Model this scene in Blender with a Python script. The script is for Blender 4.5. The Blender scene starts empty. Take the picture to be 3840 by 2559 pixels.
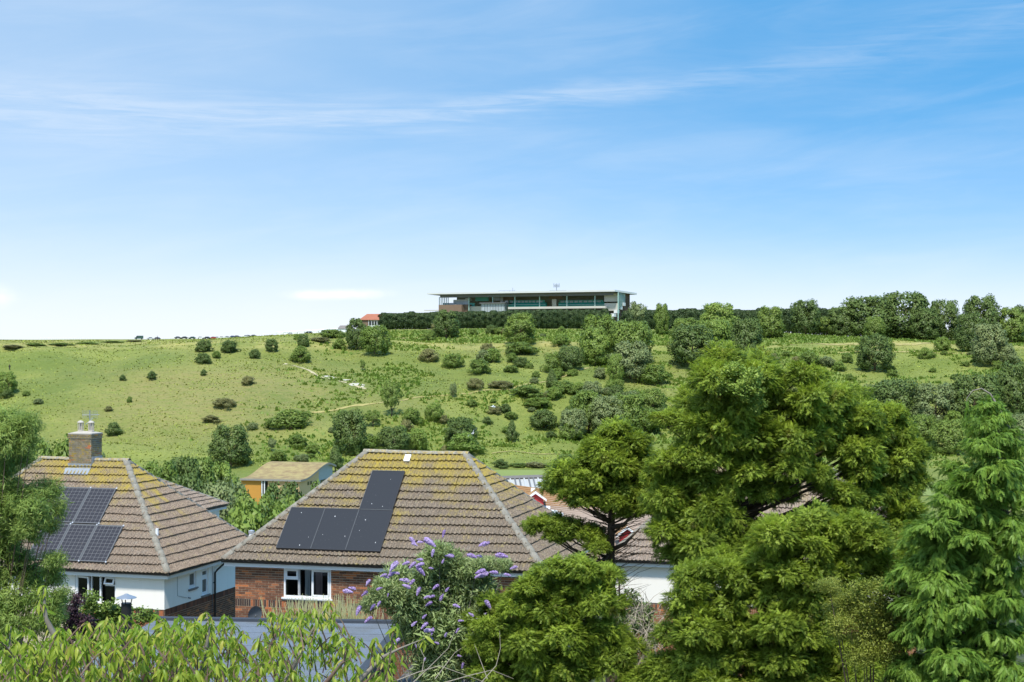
import bpy, bmesh, math, random
import numpy as np
from mathutils import Matrix, Vector

# ------------------------------------------------------------------ camera, world, sun, exposure
S = bpy.context.scene
COL = S.collection
F, CX, CY = 6100.0, 1920.0, 1279.5            # focal length and centre in photo pixels
cam_d = bpy.data.cameras.new('camera'); cam_d.sensor_width = 36; cam_d.lens = 36*F/3840
cam_d.clip_start = 0.1; cam_d.clip_end = 9000
cam = bpy.data.objects.new('camera', cam_d); COL.objects.link(cam)
cam.location = (0, 0, 0); cam.rotation_euler = (math.radians(90), 0, 0)
S.camera = cam

SUN_TO = Vector((-0.06, -0.52, 0.85)).normalized()
sun_d = bpy.data.lights.new('sun', 'SUN'); sun_d.energy = 2.2; sun_d.angle = math.radians(6); sun_d.color = (1.0, 0.95, 0.87)
sun = bpy.data.objects.new('sun', sun_d); COL.objects.link(sun)
sun.rotation_euler = (-SUN_TO).to_track_quat('-Z', 'Y').to_euler()
S.view_settings.view_transform = 'Standard'; S.view_settings.look = 'None'
S.view_settings.exposure = 1.22; S.view_settings.gamma = 1.0
S.cycles.max_bounces = 8; S.cycles.diffuse_bounces = 5; S.cycles.glossy_bounces = 2
S.cycles.transparent_max_bounces = 8; S.cycles.transmission_bounces = 3
S.cycles.use_denoising = True

W = bpy.data.worlds.new('World'); S.world = W; W.use_nodes = True
nt = W.node_tree; nt.nodes.clear()
class E:                                       # tiny expression builder for shader maths
    tree = None
    def __init__(s, sock): s.s = sock
    @staticmethod
    def n(op, *a):
        nd = E.tree.nodes.new('ShaderNodeMath'); nd.operation = op
        for i, v in enumerate(a):
            if isinstance(v, E): E.tree.links.new(v.s, nd.inputs[i])
            else: nd.inputs[i].default_value = v
        return E(nd.outputs[0])
    def __add__(s, o): return E.n('ADD', s, o)
    def __radd__(s, o): return E.n('ADD', o, s)
    def __sub__(s, o): return E.n('SUBTRACT', s, o)
    def __rsub__(s, o): return E.n('SUBTRACT', o, s)
    def __mul__(s, o): return E.n('MULTIPLY', s, o)
    def __rmul__(s, o): return E.n('MULTIPLY', s, o)
    def __truediv__(s, o): return E.n('DIVIDE', s, o)
    def clamp(s):
        r = E.n('ADD', s, 0.0); r.s.node.use_clamp = True; return r
def smooth(x, a, b):
    nd = E.tree.nodes.new('ShaderNodeMapRange'); nd.interpolation_type = 'SMOOTHSTEP'
    E.tree.links.new(x.s, nd.inputs[0]); nd.inputs[1].default_value = a; nd.inputs[2].default_value = b
    return E(nd.outputs[0])
def gauss(x, w):
    t = x/w
    return E.n('POWER', 2.718, E.n('MULTIPLY', t*t, -1.0))
def vec(x, y, z):
    nd = E.tree.nodes.new('ShaderNodeCombineXYZ')
    for i, v in enumerate((x, y, z)):
        if isinstance(v, E): E.tree.links.new(v.s, nd.inputs[i])
        else: nd.inputs[i].default_value = v
    return nd.outputs[0]
def noise(v, scale, detail=4, rough=0.55, dist=0.0):
    nd = E.tree.nodes.new('ShaderNodeTexNoise'); E.tree.links.new(v, nd.inputs['Vector'])
    nd.inputs['Scale'].default_value = scale; nd.inputs['Detail'].default_value = detail
    nd.inputs['Roughness'].default_value = rough; nd.inputs['Distortion'].default_value = dist
    return E(nd.outputs[0])
def mixc(f, a, b):
    nd = E.tree.nodes.new('ShaderNodeMix'); nd.data_type = 'RGBA'
    for i, v in ((0, f), (6, a), (7, b)):
        if isinstance(v, E): E.tree.links.new(v.s, nd.inputs[i])
        elif isinstance(v, bpy.types.NodeSocket): E.tree.links.new(v, nd.inputs[i])
        elif i == 0: nd.inputs[0].default_value = v
        else: nd.inputs[i].default_value = (*v, 1)
    return nd.outputs[2]
E.tree = nt
tc = nt.nodes.new('ShaderNodeTexCoord'); sp = nt.nodes.new('ShaderNodeSeparateXYZ')
nt.links.new(tc.outputs['Generated'], sp.inputs[0])
dx, dy, dz = (E(sp.outputs[i]) for i in range(3))
el = E.n('MAXIMUM', dz, 0.0)/E.n('SQRT', dx*dx + dy*dy + 1e-5)        # tan of elevation
az = E.n('ARCTAN2', dx, dy)
sky = nt.nodes.new('ShaderNodeTexSky'); sky.sky_type = 'NISHITA'; sky.sun_disc = False
sky.sun_elevation = math.asin(SUN_TO.z); sky.sun_rotation = math.atan2(SUN_TO.x, SUN_TO.y)
sky.air_density = 1.0; sky.dust_density = 0.3; sky.ozone_density = 1.0
nt.links.new(vec(dx, dy, E.n('MAXIMUM', dz, 0.0)*2.2 + 0.34), sky.inputs[0])
hs = nt.nodes.new('ShaderNodeHueSaturation'); hs.inputs['Hue'].default_value = 0.482; hs.inputs['Saturation'].default_value = 1.36; hs.inputs['Value'].default_value = 0.95
nt.links.new(sky.outputs[0], hs.inputs['Color'])
WHITE = (2.80, 2.92, 3.08)                       # thin high cloud lit by the sun, same units as the sky
up = E.n('MAXIMUM', dz, 0.0) + 0.10
pl = vec(dx/up, dy/up*0.55, 0.0)               # a flat cloud sheet seen in perspective
front = 1.0 - smooth(E.n('ABSOLUTE', az), 0.6, 1.3)
wob = noise(vec(az*9.0, el*30.0, 2.0), 1.0, 5)
elc = 0.1435 + az*0.085 + az*az*0.24 + (wob - 0.5)*0.022
streak_w = 0.009 + smooth(az, 0.1, 0.4)*0.014 + smooth(az*-1.0, 0.02, 0.3)*0.010
fib = noise(vec(az*12.0, el*150.0, 5.0), 1.0, 5, 0.65, 0.6)
amp = smooth(fib, 0.30, 0.72)*(0.32 - smooth(az, 0.0, 0.22)*0.20)*front
streak = gauss(el - elc, streak_w)*amp
veil_n = noise(pl, 0.35, 6, 0.58, 0.8)
veil = smooth(veil_n, 0.36, 0.80)*0.22
fine = noise(vec(az*7.0 + el*6.0, el*42.0 - az*6.0, 1.0), 1.0, 6, 0.6, 0.5)
veil2 = smooth(fine, 0.35, 0.9)*0.16
hazeband = (gauss(el, 0.048)*0.58 + gauss(el, 0.105)*0.34)               # milky air along the horizon
left = smooth(az*-1.0, -0.25, 0.38)*0.36       # whiter towards the sun's side
def puff(a, e, wa, we, k):
    nn = noise(vec(az*60.0, el*110.0, k), 1.0, 4, 0.6)
    g = gauss(az - a, wa)*gauss(el - e, we)
    return smooth(g*(0.25 + nn*1.2), 0.10, 1.05)*0.6
puffs = puff(-0.312, 0.0262, 0.016, 0.0080, 1.0) + puff(-0.120, 0.0282, 0.020, 0.0034, 2.0) + puff(-0.095, 0.0290, 0.022, 0.0036, 3.0)
cloud = 1.0 - (1.0 - streak.clamp())*(1.0 - veil)*(1.0 - veil2)*(1.0 - hazeband)*(1.0 - left)
c1 = mixc(cloud.clamp(), hs.outputs[0], WHITE)
c2 = mixc(puffs.clamp(), c1, (3.5, 3.5, 3.5))
bg = nt.nodes.new('ShaderNodeBackground'); nt.links.new(c2, bg.inputs[0]); bg.inputs[1].default_value = 0.15
wo = nt.nodes.new('ShaderNodeOutputWorld'); nt.links.new(bg.outputs[0], wo.inputs[0])

# ------------------------------------------------------------------ helpers
R = random.Random(7)
NR = np.random.default_rng(11)
def ray(u, v, d): return Vector(((u - CX)/F*d, d, -(v - CY)/F*d))
K = 3840/2353.0
def rayD(x, y, d): return ray(x*K, y*K, d)    # the same from the small working copy of the photo

def link(o, parent=None):
    COL.objects.link(o)
    if parent is not None: o.parent = parent
    return o
def tag(o, label=None, cat=None, group=None, kind=None):
    for k, v in (('label', label), ('category', cat), ('group', group), ('kind', kind)):
        if v: o[k] = v
    return o
def empty(name, loc=(0, 0, 0), rz=0.0):
    o = bpy.data.objects.new(name, None); o.location = loc; o.rotation_euler = (0, 0, rz)
    o.empty_display_size = 0.2
    return link(o)
class MB:
    def __init__(s): s.v = []; s.f = []; s.m = []
    def add(s, vs, fs, mi=0):
        b = len(s.v); s.v.extend([tuple(p) for p in vs])
        for f in fs: s.f.append(tuple(b + i for i in f)); s.m.append(mi)
        return s
    def box(s, x0, x1, y0, y1, z0, z1, M=None, mi=0):
        vs = [Vector(p) for p in ((x0,y0,z0),(x1,y0,z0),(x1,y1,z0),(x0,y1,z0),(x0,y0,z1),(x1,y0,z1),(x1,y1,z1),(x0,y1,z1))]
        if M is not None: vs = [M @ p for p in vs]
        return s.add(vs, [(0,3,2,1),(4,5,6,7),(0,1,5,4),(1,2,6,5),(2,3,7,6),(3,0,4,7)], mi)
    def quad(s, a, b, c, d, mi=0): return s.add([a, b, c, d], [(0, 1, 2, 3)], mi)
    def tube(s, pts, rads, n=6, mi=0, cap=True):
        pts = [Vector(p) for p in pts]; b = len(s.v); prev = None
        for i, p in enumerate(pts):
            t = (pts[min(i+1, len(pts)-1)] - pts[max(i-1, 0)])
            t = t.normalized() if t.length > 1e-9 else Vector((0, 0, 1))
            if prev is None:
                a = t.orthogonal().normalized()
            else:
                a = (prev - t*prev.dot(t))
                a = a.normalized() if a.length > 1e-6 else t.orthogonal().normalized()
            prev = a; c = t.cross(a)
            r = rads[i] if hasattr(rads, '__len__') else rads
            for k in range(n):
                w = 2*math.pi*k/n
                s.v.append(tuple(p + a*math.cos(w)*r + c*math.sin(w)*r))
        for i in range(len(pts)-1):
            for k in range(n):
                k2 = (k+1) % n
                s.f.append((b+i*n+k, b+i*n+k2, b+(i+1)*n+k2, b+(i+1)*n+k)); s.m.append(mi)
        if cap:
            s.f.append(tuple(b+k for k in range(n))[::-1]); s.m.append(mi)
            s.f.append(tuple(b+(len(pts)-1)*n+k for k in range(n))); s.m.append(mi)
        return s
    def lathe(s, prof, c=(0, 0, 0), n=16, mi=0):
        b = len(s.v)
        for (r, z) in prof:
            for k in range(n):
                w = 2*math.pi*k/n; s.v.append((c[0]+r*math.cos(w), c[1]+r*math.sin(w), c[2]+z))
        for i in range(len(prof)-1):
            for k in range(n):
                k2 = (k+1) % n
                s.f.append((b+i*n+k, b+i*n+k2, b+(i+1)*n+k2, b+(i+1)*n+k)); s.m.append(mi)
        return s
    def mesh(s, name, mats, smooth=False):
        me = bpy.data.meshes.new(name); me.from_pydata(s.v, [], s.f); 
        for m in (mats if isinstance(mats, (list, tuple)) else [mats]): me.materials.append(m)
        if len(set(s.m)) > 1: me.polygons.foreach_set('material_index', s.m)
        if smooth: me.polygons.foreach_set('use_smooth', [True]*len(me.polygons))
        me.update(); return me
    def build(s, name, mats, parent=None, smooth=False, mat=None):
        o = bpy.data.objects.new(name, s.mesh(name, mats, smooth)); link(o, parent)
        if mat is not None: o.matrix_basis = mat
        return o
def inst(name, me, parent, M):
    o = bpy.data.objects.new(name, me); link(o, parent); o.matrix_basis = M; return o
def np_mesh(name, verts, faces, mat, cols=None, smooth=False, nrm=None):
    """verts (n,3), faces (m,3|4) arrays; cols per-vertex float attribute 'lc'"""
    me = bpy.data.meshes.new(name); k = faces.shape[1]
    if nrm is not None:                        # leaf faces wound so that they face the same way as the crown's surface
        nrm = nrm/(np.linalg.norm(nrm, axis=1)[:, None] + 1e-9)
        fn = np.cross(verts[faces[:, 1]] - verts[faces[:, 0]], verts[faces[:, 2]] - verts[faces[:, 0]])
        back = (fn*nrm[faces].mean(1)).sum(1) < 0; faces = faces.copy(); faces[back] = faces[back][:, ::-1]; smooth = True
    me.vertices.add(len(verts)); me.vertices.foreach_set('co', verts.astype(np.float32).ravel())
    me.loops.add(faces.size); me.loops.foreach_set('vertex_index', faces.astype(np.int32).ravel())
    me.polygons.add(len(faces)); me.polygons.foreach_set('loop_start', np.arange(0, faces.size, k, dtype=np.int32))
    if smooth: me.polygons.foreach_set('use_smooth', np.ones(len(faces), bool))
    me.materials.append(mat); me.update(calc_edges=True); me.validate()
    if cols is not None:
        a = me.attributes.new('lc', 'FLOAT', 'POINT'); a.data.foreach_set('value', cols.astype(np.float32))
    if nrm is not None: me.normals_split_custom_set_from_vertices(nrm.astype(np.float32))
    return me
def set_mat(o, m):
    o.material_slots[0].link = 'OBJECT'; o.material_slots[0].material = m
def copy_thing(root, loc, rz=None, scale=None, label=None):
    r = root.copy(); COL.objects.link(r); r.location = loc
    if rz is not None: r.rotation_euler = (0, 0, rz)
    if scale is not None: r.scale = scale
    if label: r['label'] = label
    for ch in root.children:
        c = ch.copy(); COL.objects.link(c); c.parent = r
        for g in ch.children:
            d = g.copy(); COL.objects.link(d); d.parent = c
    return r

# ------------------------------------------------------------------ materials
def new_mat(name):
    m = bpy.data.materials.new(name); m.use_nodes = True
    E.tree = m.node_tree
    b = m.node_tree.nodes['Principled BSDF']
    return m, b
def L(sock, inp): E.tree.links.new(sock.s if isinstance(sock, E) else sock, inp)
def pos(): return E.tree.nodes.new('ShaderNodeNewGeometry').outputs['Position']
def objco(): return E.tree.nodes.new('ShaderNodeTexCoord').outputs['Object']
def orand(): return E(E.tree.nodes.new('ShaderNodeObjectInfo').outputs['Random'])
def attr(n):
    a = E.tree.nodes.new('ShaderNodeAttribute'); a.attribute_name = n; return E(a.outputs['Fac'])
def sep(v):
    nd = E.tree.nodes.new('ShaderNodeSeparateXYZ'); E.tree.links.new(v, nd.inputs[0]); return [E(nd.outputs[i]) for i in range(3)]
def bump(b, h, dist=0.01, strength=0.6):
    nd = E.tree.nodes.new('ShaderNodeBump'); nd.inputs['Strength'].default_value = strength; nd.inputs['Distance'].default_value = dist
    L(h, nd.inputs['Height']); L(nd.outputs[0], b.inputs['Normal'])
def ramp(f, stops):
    nd = E.tree.nodes.new('ShaderNodeValToRGB'); L(f, nd.inputs[0]); cr = nd.color_ramp
    while len(cr.elements) < len(stops): cr.elements.new(0.5)
    for e, (p, c) in zip(cr.elements, stops): e.position = p; e.color = (*c, 1)
    return nd.outputs[0]
def flat(name, c, rough=0.7, var=0.12, metal=0.0, nscale=3.0, spec=0.4):
    m, b = new_mat(name); n = noise(pos(), nscale, 5, 0.6)
    L(mixc(n, tuple(x*(1-var) for x in c), tuple(min(1, x*(1+var)) for x in c)), b.inputs['Base Color'])
    b.inputs['Roughness'].default_value = rough; b.inputs['Metallic'].default_value = metal
    b.inputs['Specular IOR Level'].default_value = spec
    return m
def leaf_mat(name, dark, light, brown=None, transl=0.25, rough=0.5, spec=0.35, hue=0.3):
    dark = tuple(min(.5, v*2.7) for v in dark); light = tuple(min(.6, v*1.85) for v in light); transl = transl + .16 if transl > 0 else 0
    m, b = new_mat(name); a = attr('lc'); r = orand()
    f = (a*0.75 + r*hue - hue*0.5 + 0.12).clamp()
    c = mixc(f, dark, light)
    if brown: c = mixc(smooth(noise(pos(), 2.2, 2) + a*0.35, 0.88, 1.10), c, brown)
    L(c, b.inputs['Base Color']); b.inputs['Roughness'].default_value = rough; b.inputs['Specular IOR Level'].default_value = spec
    if transl > 0:
        t = E.tree.nodes.new('ShaderNodeBsdfTranslucent'); L(c, t.inputs[0])
        mx = E.tree.nodes.new('ShaderNodeMixShader'); mx.inputs[0].default_value = transl
        out = [n for n in E.tree.nodes if n.type == 'OUTPUT_MATERIAL'][0]
        L(b.outputs[0], mx.inputs[1]); L(t.outputs[0], mx.inputs[2]); L(mx.outputs[0], out.inputs[0])
    return m

M_ = {}
def hill_material():
    m, b = new_mat('hill_grass'); p = pos(); x, y, z = sep(p)
    big = noise(p, 0.012, 4, 0.55); mid = noise(p, 0.05, 5, 0.6)
    st = vec(x*0.22, y*0.55, z*1.2)
    fine_ = noise(st, 1.0, 6, 0.7); fine2 = noise(p, 1.1, 4, 0.7)
    g = mixc(smooth(mid, 0.3, 0.7), (0.172, 0.220, 0.044), (0.272, 0.305, 0.076))
    # browner, drier turf in the middle of the left-hand slope
    dry = (gauss(x + 70.0, 48.0)*gauss(z + 15.0, 8.0)*1.1 + smooth(big, 0.42, 0.66)*0.5).clamp()
    g = mixc((dry*smooth(fine_, 0.22, 0.62)).clamp(), g, (0.290, 0.265, 0.095))
    g = mixc(smooth(fine2, 0.50, 0.74)*0.75, g, (0.085, 0.135, 0.020))
    g = mixc(smooth(noise(p, 0.09, 6, 0.7), 0.60, 0.72)*0.6, g, (0.32, 0.325, 0.085))
    g = mixc(smooth(noise(p, 0.028, 5, 0.6), 0.48, 0.66)*0.55, g, (0.130, 0.185, 0.045))
    # bleached grass along the top track
    top = gauss(z + 1.0, 1.6)*smooth(noise(p, 0.06, 4), 0.35, 0.6)
    g = mixc((top*0.9).clamp(), g, (0.42, 0.38, 0.13))
    L(g, b.inputs['Base Color']); b.inputs['Roughness'].default_value = 0.9; b.inputs['Specular IOR Level'].default_value = 0.15
    bump(b, fine2*1.3 + fine_*1.6, 0.8, 0.75)
    return m
M_['hill'] = hill_material()
m, b = new_mat('garden_soil'); p = pos()
L(mixc(smooth(noise(p, 0.6, 6, 0.65), 0.35, 0.65), (0.035, 0.050, 0.014), (0.075, 0.085, 0.030)), b.inputs['Base Color']); b.inputs['Roughness'].default_value = 0.95
bump(b, noise(p, 4, 4), 0.1); M_['garden'] = m
M_['field'] = flat('mown_grass', (0.20, 0.25, 0.06), 0.9, 0.14, nscale=0.08)
M_['path'] = flat('chalky_path', (0.42, 0.37, 0.22), 0.95, 0.3, nscale=0.5)
M_['drypath'] = flat('bleached_grass_track', (0.34, 0.30, 0.11), 0.95, 0.35, nscale=0.4)
M_['chalk'] = flat('bare_chalk', (0.46, 0.44, 0.36), 0.95, 0.3, nscale=1.2)

def tile_material(name, ridge_z, eave_z, base, lichen_amt, dirt):
    m, b = new_mat(name); p = pos(); x, y, z = sep(p); r = orand()
    n1 = noise(p, 26.0, 4, 0.7); n2 = noise(p, 1.3, 5, 0.65); n3 = noise(p, 7.0, 5, 0.7)
    hgt = (z - eave_z)/(ridge_z - eave_z)
    c = mixc(smooth(n1, 0.35, 0.68), tuple(v*0.42 for v in base), tuple(min(1, v*1.40) for v in base))
    c = mixc((r*0.38).clamp(), c, tuple(v*0.62 for v in base))
    c = mixc(smooth(n3, 0.52, 0.74)*0.55, c, (0.30, 0.29, 0.26))        # grey crustose lichen
    lf = smooth(hgt + (n2 - 0.5)*1.30 + (r - 0.5)*0.30, 0.50, 0.95)*lichen_amt
    sp_ = smooth(n3 + hgt*0.10 + (n2 - 0.5)*0.9, 0.60, 0.72)*0.6*dirt
    c = mixc((E.n('MAXIMUM', lf*smooth(n1 + n3, 0.72, 1.12), sp_*smooth(n1, 0.35, 0.5))).clamp(), c, (0.36, 0.275, 0.055))
    L(c, b.inputs['Base Color']); b.inputs['Roughness'].default_value = 0.92; b.inputs['Specular IOR Level'].default_value = 0.2
    bump(b, n1 + n3, 0.008, 0.7)
    return m
def brick_material(name, stops, mossy=0.0):
    m, b = new_mat(name); p = pos(); r = orand()
    c = ramp(r, stops); n = noise(p, 38.0, 4, 0.65)
    c = mixc(smooth(n, 0.42, 0.75)*0.45, c, (0.065, 0.040, 0.030))
    if mossy:
        q = noise(p, 5.0, 4, 0.6); c = mixc(smooth(q, 0.40, 0.60)*mossy, c, (0.17, 0.145, 0.085))
        c = mixc(smooth(noise(p, 7.5, 4, 0.6), 0.52, 0.62)*mossy, c, (0.33, 0.24, 0.04))
    L(c, b.inputs['Base Color']); b.inputs['Roughness'].default_value = 0.9; b.inputs['Specular IOR Level'].default_value = 0.2
    bump(b, n, 0.004, 0.5); return m
M_['brick'] = brick_material('multi_red_brick', [(0, (0.13, 0.066, 0.042)), (0.30, (0.19, 0.086, 0.050)), (0.55, (0.25, 0.112, 0.062)), (0.80, (0.31, 0.135, 0.068)), (0.97, (0.50, 0.18, 0.07))])
M_['soldier'] = brick_material('soldier_brick', [(0, (0.05, 0.040, 0.040)), (0.55, (0.085, 0.050, 0.040)), (0.72, (0.17, 0.07, 0.042)), (0.93, (0.42, 0.135, 0.055))])
M_['soldier_red'] = brick_material('red_soldier_brick', [(0, (0.12, 0.058, 0.040)), (0.5, (0.19, 0.085, 0.052)), (1, (0.27, 0.105, 0.06))])
M_['chbrick'] = brick_material('weathered_chimney_brick', [(0, (0.20, 0.17, 0.125)), (0.5, (0.29, 0.25, 0.175)), (0.84, (0.36, 0.24, 0.13)), (0.95, (0.55, 0.17, 0.06))], 0.8)
M_['mortar'] = flat('mortar', (0.50, 0.42, 0.30), 0.95, 0.2, nscale=12)
M_['chmortar'] = flat('old_mortar', (0.42, 0.39, 0.32), 0.95, 0.25, nscale=12)
M_['render'] = None
m, b = new_mat('white_render'); p = pos(); x, y, z = sep(p)
streaks = noise(vec(x*5.0, y*5.0, z*0.7), 1.0, 5, 0.6)
L(mixc(smooth(streaks, 0.50, 0.85)*0.30, (0.87, 0.84, 0.775), (0.68, 0.64, 0.56)), b.inputs['Base Color']); b.inputs['Roughness'].default_value = 0.9
bump(b, noise(p, 60, 3), 0.004, 0.4); M_['render'] = m
M_['upvc'] = flat('white_upvc', (0.80, 0.81, 0.82), 0.35, 0.03)
M_['fascia'] = flat('white_fascia_paint', (0.76, 0.76, 0.74), 0.55, 0.06, nscale=4)
M_['gutter'] = flat('black_gutter_plastic', (0.022, 0.021, 0.022), 0.4, 0.2)
M_['hip'] = flat('grey_hip_tile', (0.27, 0.25, 0.205), 0.95, 0.5, nscale=22)
M_['ridge'] = None
m, b = new_mat('lichened_ridge_tile'); p = pos(); n = noise(p, 9, 5, 0.7)
c = mixc(smooth(noise(p, 24, 4, 0.7), 0.35, 0.65), (0.22, 0.20, 0.16), (0.42, 0.40, 0.33))
L(mixc(smooth(n, 0.42, 0.62)*0.85, c, (0.38, 0.27, 0.06)), b.inputs['Base Color']); b.inputs['Roughness'].default_value = 0.95; M_['ridge'] = m
M_['lead'] = flat('lead_flashing', (0.30, 0.33, 0.36), 0.5, 0.18, metal=0.2, nscale=7)
M_['zinc'] = flat('galvanised_steel', (0.42, 0.44, 0.47), 0.35, 0.15, metal=0.7, nscale=9)
M_['cowl'] = flat('pale_clay_cowl', (0.46, 0.42, 0.36), 0.8, 0.2, nscale=15)
M_['flue'] = flat('black_flue_enamel', (0.018, 0.018, 0.018), 0.45, 0.3)
M_['dark'] = flat('dark_room', (0.030, 0.029, 0.028), 0.9, 0.3, nscale=1.2)
M_['curtain'] = flat('mauve_curtain', (0.36, 0.27, 0.27), 0.9, 0.15, nscale=8)
M_['net'] = flat('grey_net_curtain', (0.40, 0.43, 0.45), 0.9, 0.1, nscale=8)
M_['grey'] = flat('grey_dish_paint', (0.16, 0.18, 0.205), 0.5, 0.1)
def glass_mat(name, tint, refl):
    m, b = new_mat(name); nt_ = E.tree
    g = nt_.nodes.new('ShaderNodeBsdfGlossy'); g.inputs['Roughness'].default_value = 0.02; g.inputs[0].default_value = (0.9, 0.95, 1, 1)
    t = nt_.nodes.new('ShaderNodeBsdfTransparent'); t.inputs[0].default_value = (*tint, 1)
    mx = nt_.nodes.new('ShaderNodeMixShader'); fr = nt_.nodes.new('ShaderNodeLayerWeight'); fr.inputs[0].default_value = refl
    out = [n for n in nt_.nodes if n.type == 'OUTPUT_MATERIAL'][0]
    L(fr.outputs['Fresnel'], mx.inputs[0]); L(t.outputs[0], mx.inputs[1]); L(g.outputs[0], mx.inputs[2]); L(mx.outputs[0], out.inputs[0])
    return m
M_['glass'] = glass_mat('window_glass', (0.80, 0.85, 0.84), 0.35)
M_['frost'] = flat('obscured_glass', (0.115, 0.12, 0.125), 0.25, 0.2, nscale=40)
m, b = new_mat('black_solar_glass'); p = pos()
n = noise(p, 14, 3)
L(mixc(smooth(n, 0.66, 0.74)*0.35, (0.028, 0.029, 0.033), (0.13, 0.13, 0.13)), b.inputs['Base Color']); b.inputs['Roughness'].default_value = 0.32; b.inputs['Specular IOR Level'].default_value = 0.35; M_['pvblack'] = m
m, b = new_mat('solar_cell'); p = pos()
L(mixc(smooth(noise(p, 30, 3), 0.5, 0.75)*0.6, (0.034, 0.034, 0.042), (0.075, 0.075, 0.082)), b.inputs['Base Color']); b.inputs['Roughness'].default_value = 0.45; b.inputs['Specular IOR Level'].default_value = 0.15; M_['pvcell'] = m
M_['pvline'] = flat('solar_backsheet', (0.20, 0.205, 0.21), 0.5, 0.08)
M_['alu'] = flat('aluminium', (0.55, 0.57, 0.60), 0.4, 0.1, metal=0.5)
M_['pvframe'] = flat('black_panel_frame', (0.045, 0.046, 0.05), 0.35, 0.1, metal=0.3)
M_['felt'] = None
m, b = new_mat('mineral_felt'); p = pos()
n = noise(p, 40, 4, 0.7); L(mixc(smooth(n, 0.4, 0.7), (0.115, 0.14, 0.175), (0.21, 0.245, 0.29)), b.inputs['Base Color']); b.inputs['Roughness'].default_value = 0.85
L(mixc(smooth(noise(p, 0.9, 4), 0.45, 0.65)*0.5, mixc(smooth(n, 0.4, 0.7), (0.115, 0.14, 0.175), (0.21, 0.245, 0.29)), (0.12, 0.125, 0.12)), b.inputs['Base Color']); M_['felt'] = m
M_['feltedge'] = flat('dark_felt_edge', (0.045, 0.055, 0.07), 0.7, 0.2, nscale=10)
M_['shedwall'] = flat('dark_stained_timber', (0.030, 0.020, 0.017), 0.8, 0.3, nscale=9)
M_['asbestos'] = flat('weathered_corrugated_sheet', (0.21, 0.19, 0.175), 0.95, 0.5, nscale=6)
M_['bark'] = flat('bark', (0.105, 0.075, 0.050), 0.95, 0.45, nscale=14)
M_['greybark'] = flat('grey_bark', (0.23, 0.205, 0.17), 0.95, 0.4, nscale=16)
M_['deadwood'] = flat('bleached_dead_twig', (0.40, 0.35, 0.28), 0.95, 0.25, nscale=20)
M_['cherrybark'] = flat('cherry_twig', (0.17, 0.115, 0.085), 0.9, 0.35, nscale=18)
# foliage
M_['f_dark'] = leaf_mat('foliage_dark', (0.036, 0.058, 0.014), (0.086, 0.122, 0.030), transl=0.12)
M_['f_mid'] = leaf_mat('foliage_mid', (0.052, 0.084, 0.014), (0.132, 0.178, 0.036), transl=0.15)
M_['f_light'] = leaf_mat('foliage_light', (0.060, 0.100, 0.016), (0.165, 0.215, 0.045), transl=0.18)
M_['f_grey'] = leaf_mat('foliage_grey', (0.058, 0.080, 0.028), (0.150, 0.180, 0.070), transl=0.12)
M_['f_brown'] = leaf_mat('foliage_brown', (0.070, 0.074, 0.026), (0.185, 0.180, 0.066), transl=0.1)
M_['f_pine'] = leaf_mat('foliage_pine', (0.016, 0.030, 0.010), (0.046, 0.070, 0.020), transl=0.05)
M_['f_cyp'] = leaf_mat('foliage_cypress', (0.040, 0.072, 0.007), (0.245, 0.315, 0.036), brown=(0.20, 0.15, 0.035), transl=0.22, hue=0.35)
M_['f_ley'] = leaf_mat('foliage_leylandii', (0.032, 0.078, 0.009), (0.190, 0.290, 0.044), transl=0.22, hue=0.3)
M_['f_euc'] = leaf_mat('foliage_willow_leaf', (0.062, 0.105, 0.020), (0.235, 0.295, 0.075), transl=0.25, hue=0.35)
M_['f_cherry'] = leaf_mat('foliage_cherry', (0.074, 0.125, 0.010), (0.315, 0.385, 0.048), transl=0.32, rough=0.4, hue=0.55)
M_['f_cherry_y'] = leaf_mat('foliage_cherry_yellowing', (0.26, 0.28, 0.035), (0.42, 0.25, 0.06), transl=0.3, rough=0.4, hue=0.8)
M_['f_bud'] = leaf_mat('foliage_buddleia', (0.092, 0.135, 0.040), (0.285, 0.330, 0.160), transl=0.2)
M_['f_ivy'] = leaf_mat('foliage_ivy', (0.070, 0.110, 0.016), (0.250, 0.330, 0.075), transl=0.2)
M_['f_shrub'] = leaf_mat('foliage_shrub', (0.060, 0.090, 0.012), (0.240, 0.255, 0.050), transl=0.2)
M_['f_purple'] = leaf_mat('foliage_purple', (0.020, 0.012, 0.016), (0.060, 0.030, 0.038), transl=0.1)
M_['f_pampas'] = leaf_mat('foliage_dry_grass', (0.20, 0.20, 0.07), (0.46, 0.42, 0.20), transl=0.2)
M_['tuft'] = leaf_mat('hill_tuft', (0.085, 0.118, 0.020), (0.215, 0.245, 0.055), transl=0.0, rough=0.9, spec=0.1)
M_['flower'] = None
m, b = new_mat('buddleia_flower'); r = orand(); a = attr('lc')
L(mixc((a*0.8 + r*0.5 - 0.2).clamp(), (0.30, 0.18, 0.46), (0.60, 0.48, 0.74)), b.inputs['Base Color']); b.inputs['Roughness'].default_value = 0.8; M_['flower'] = m
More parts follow.
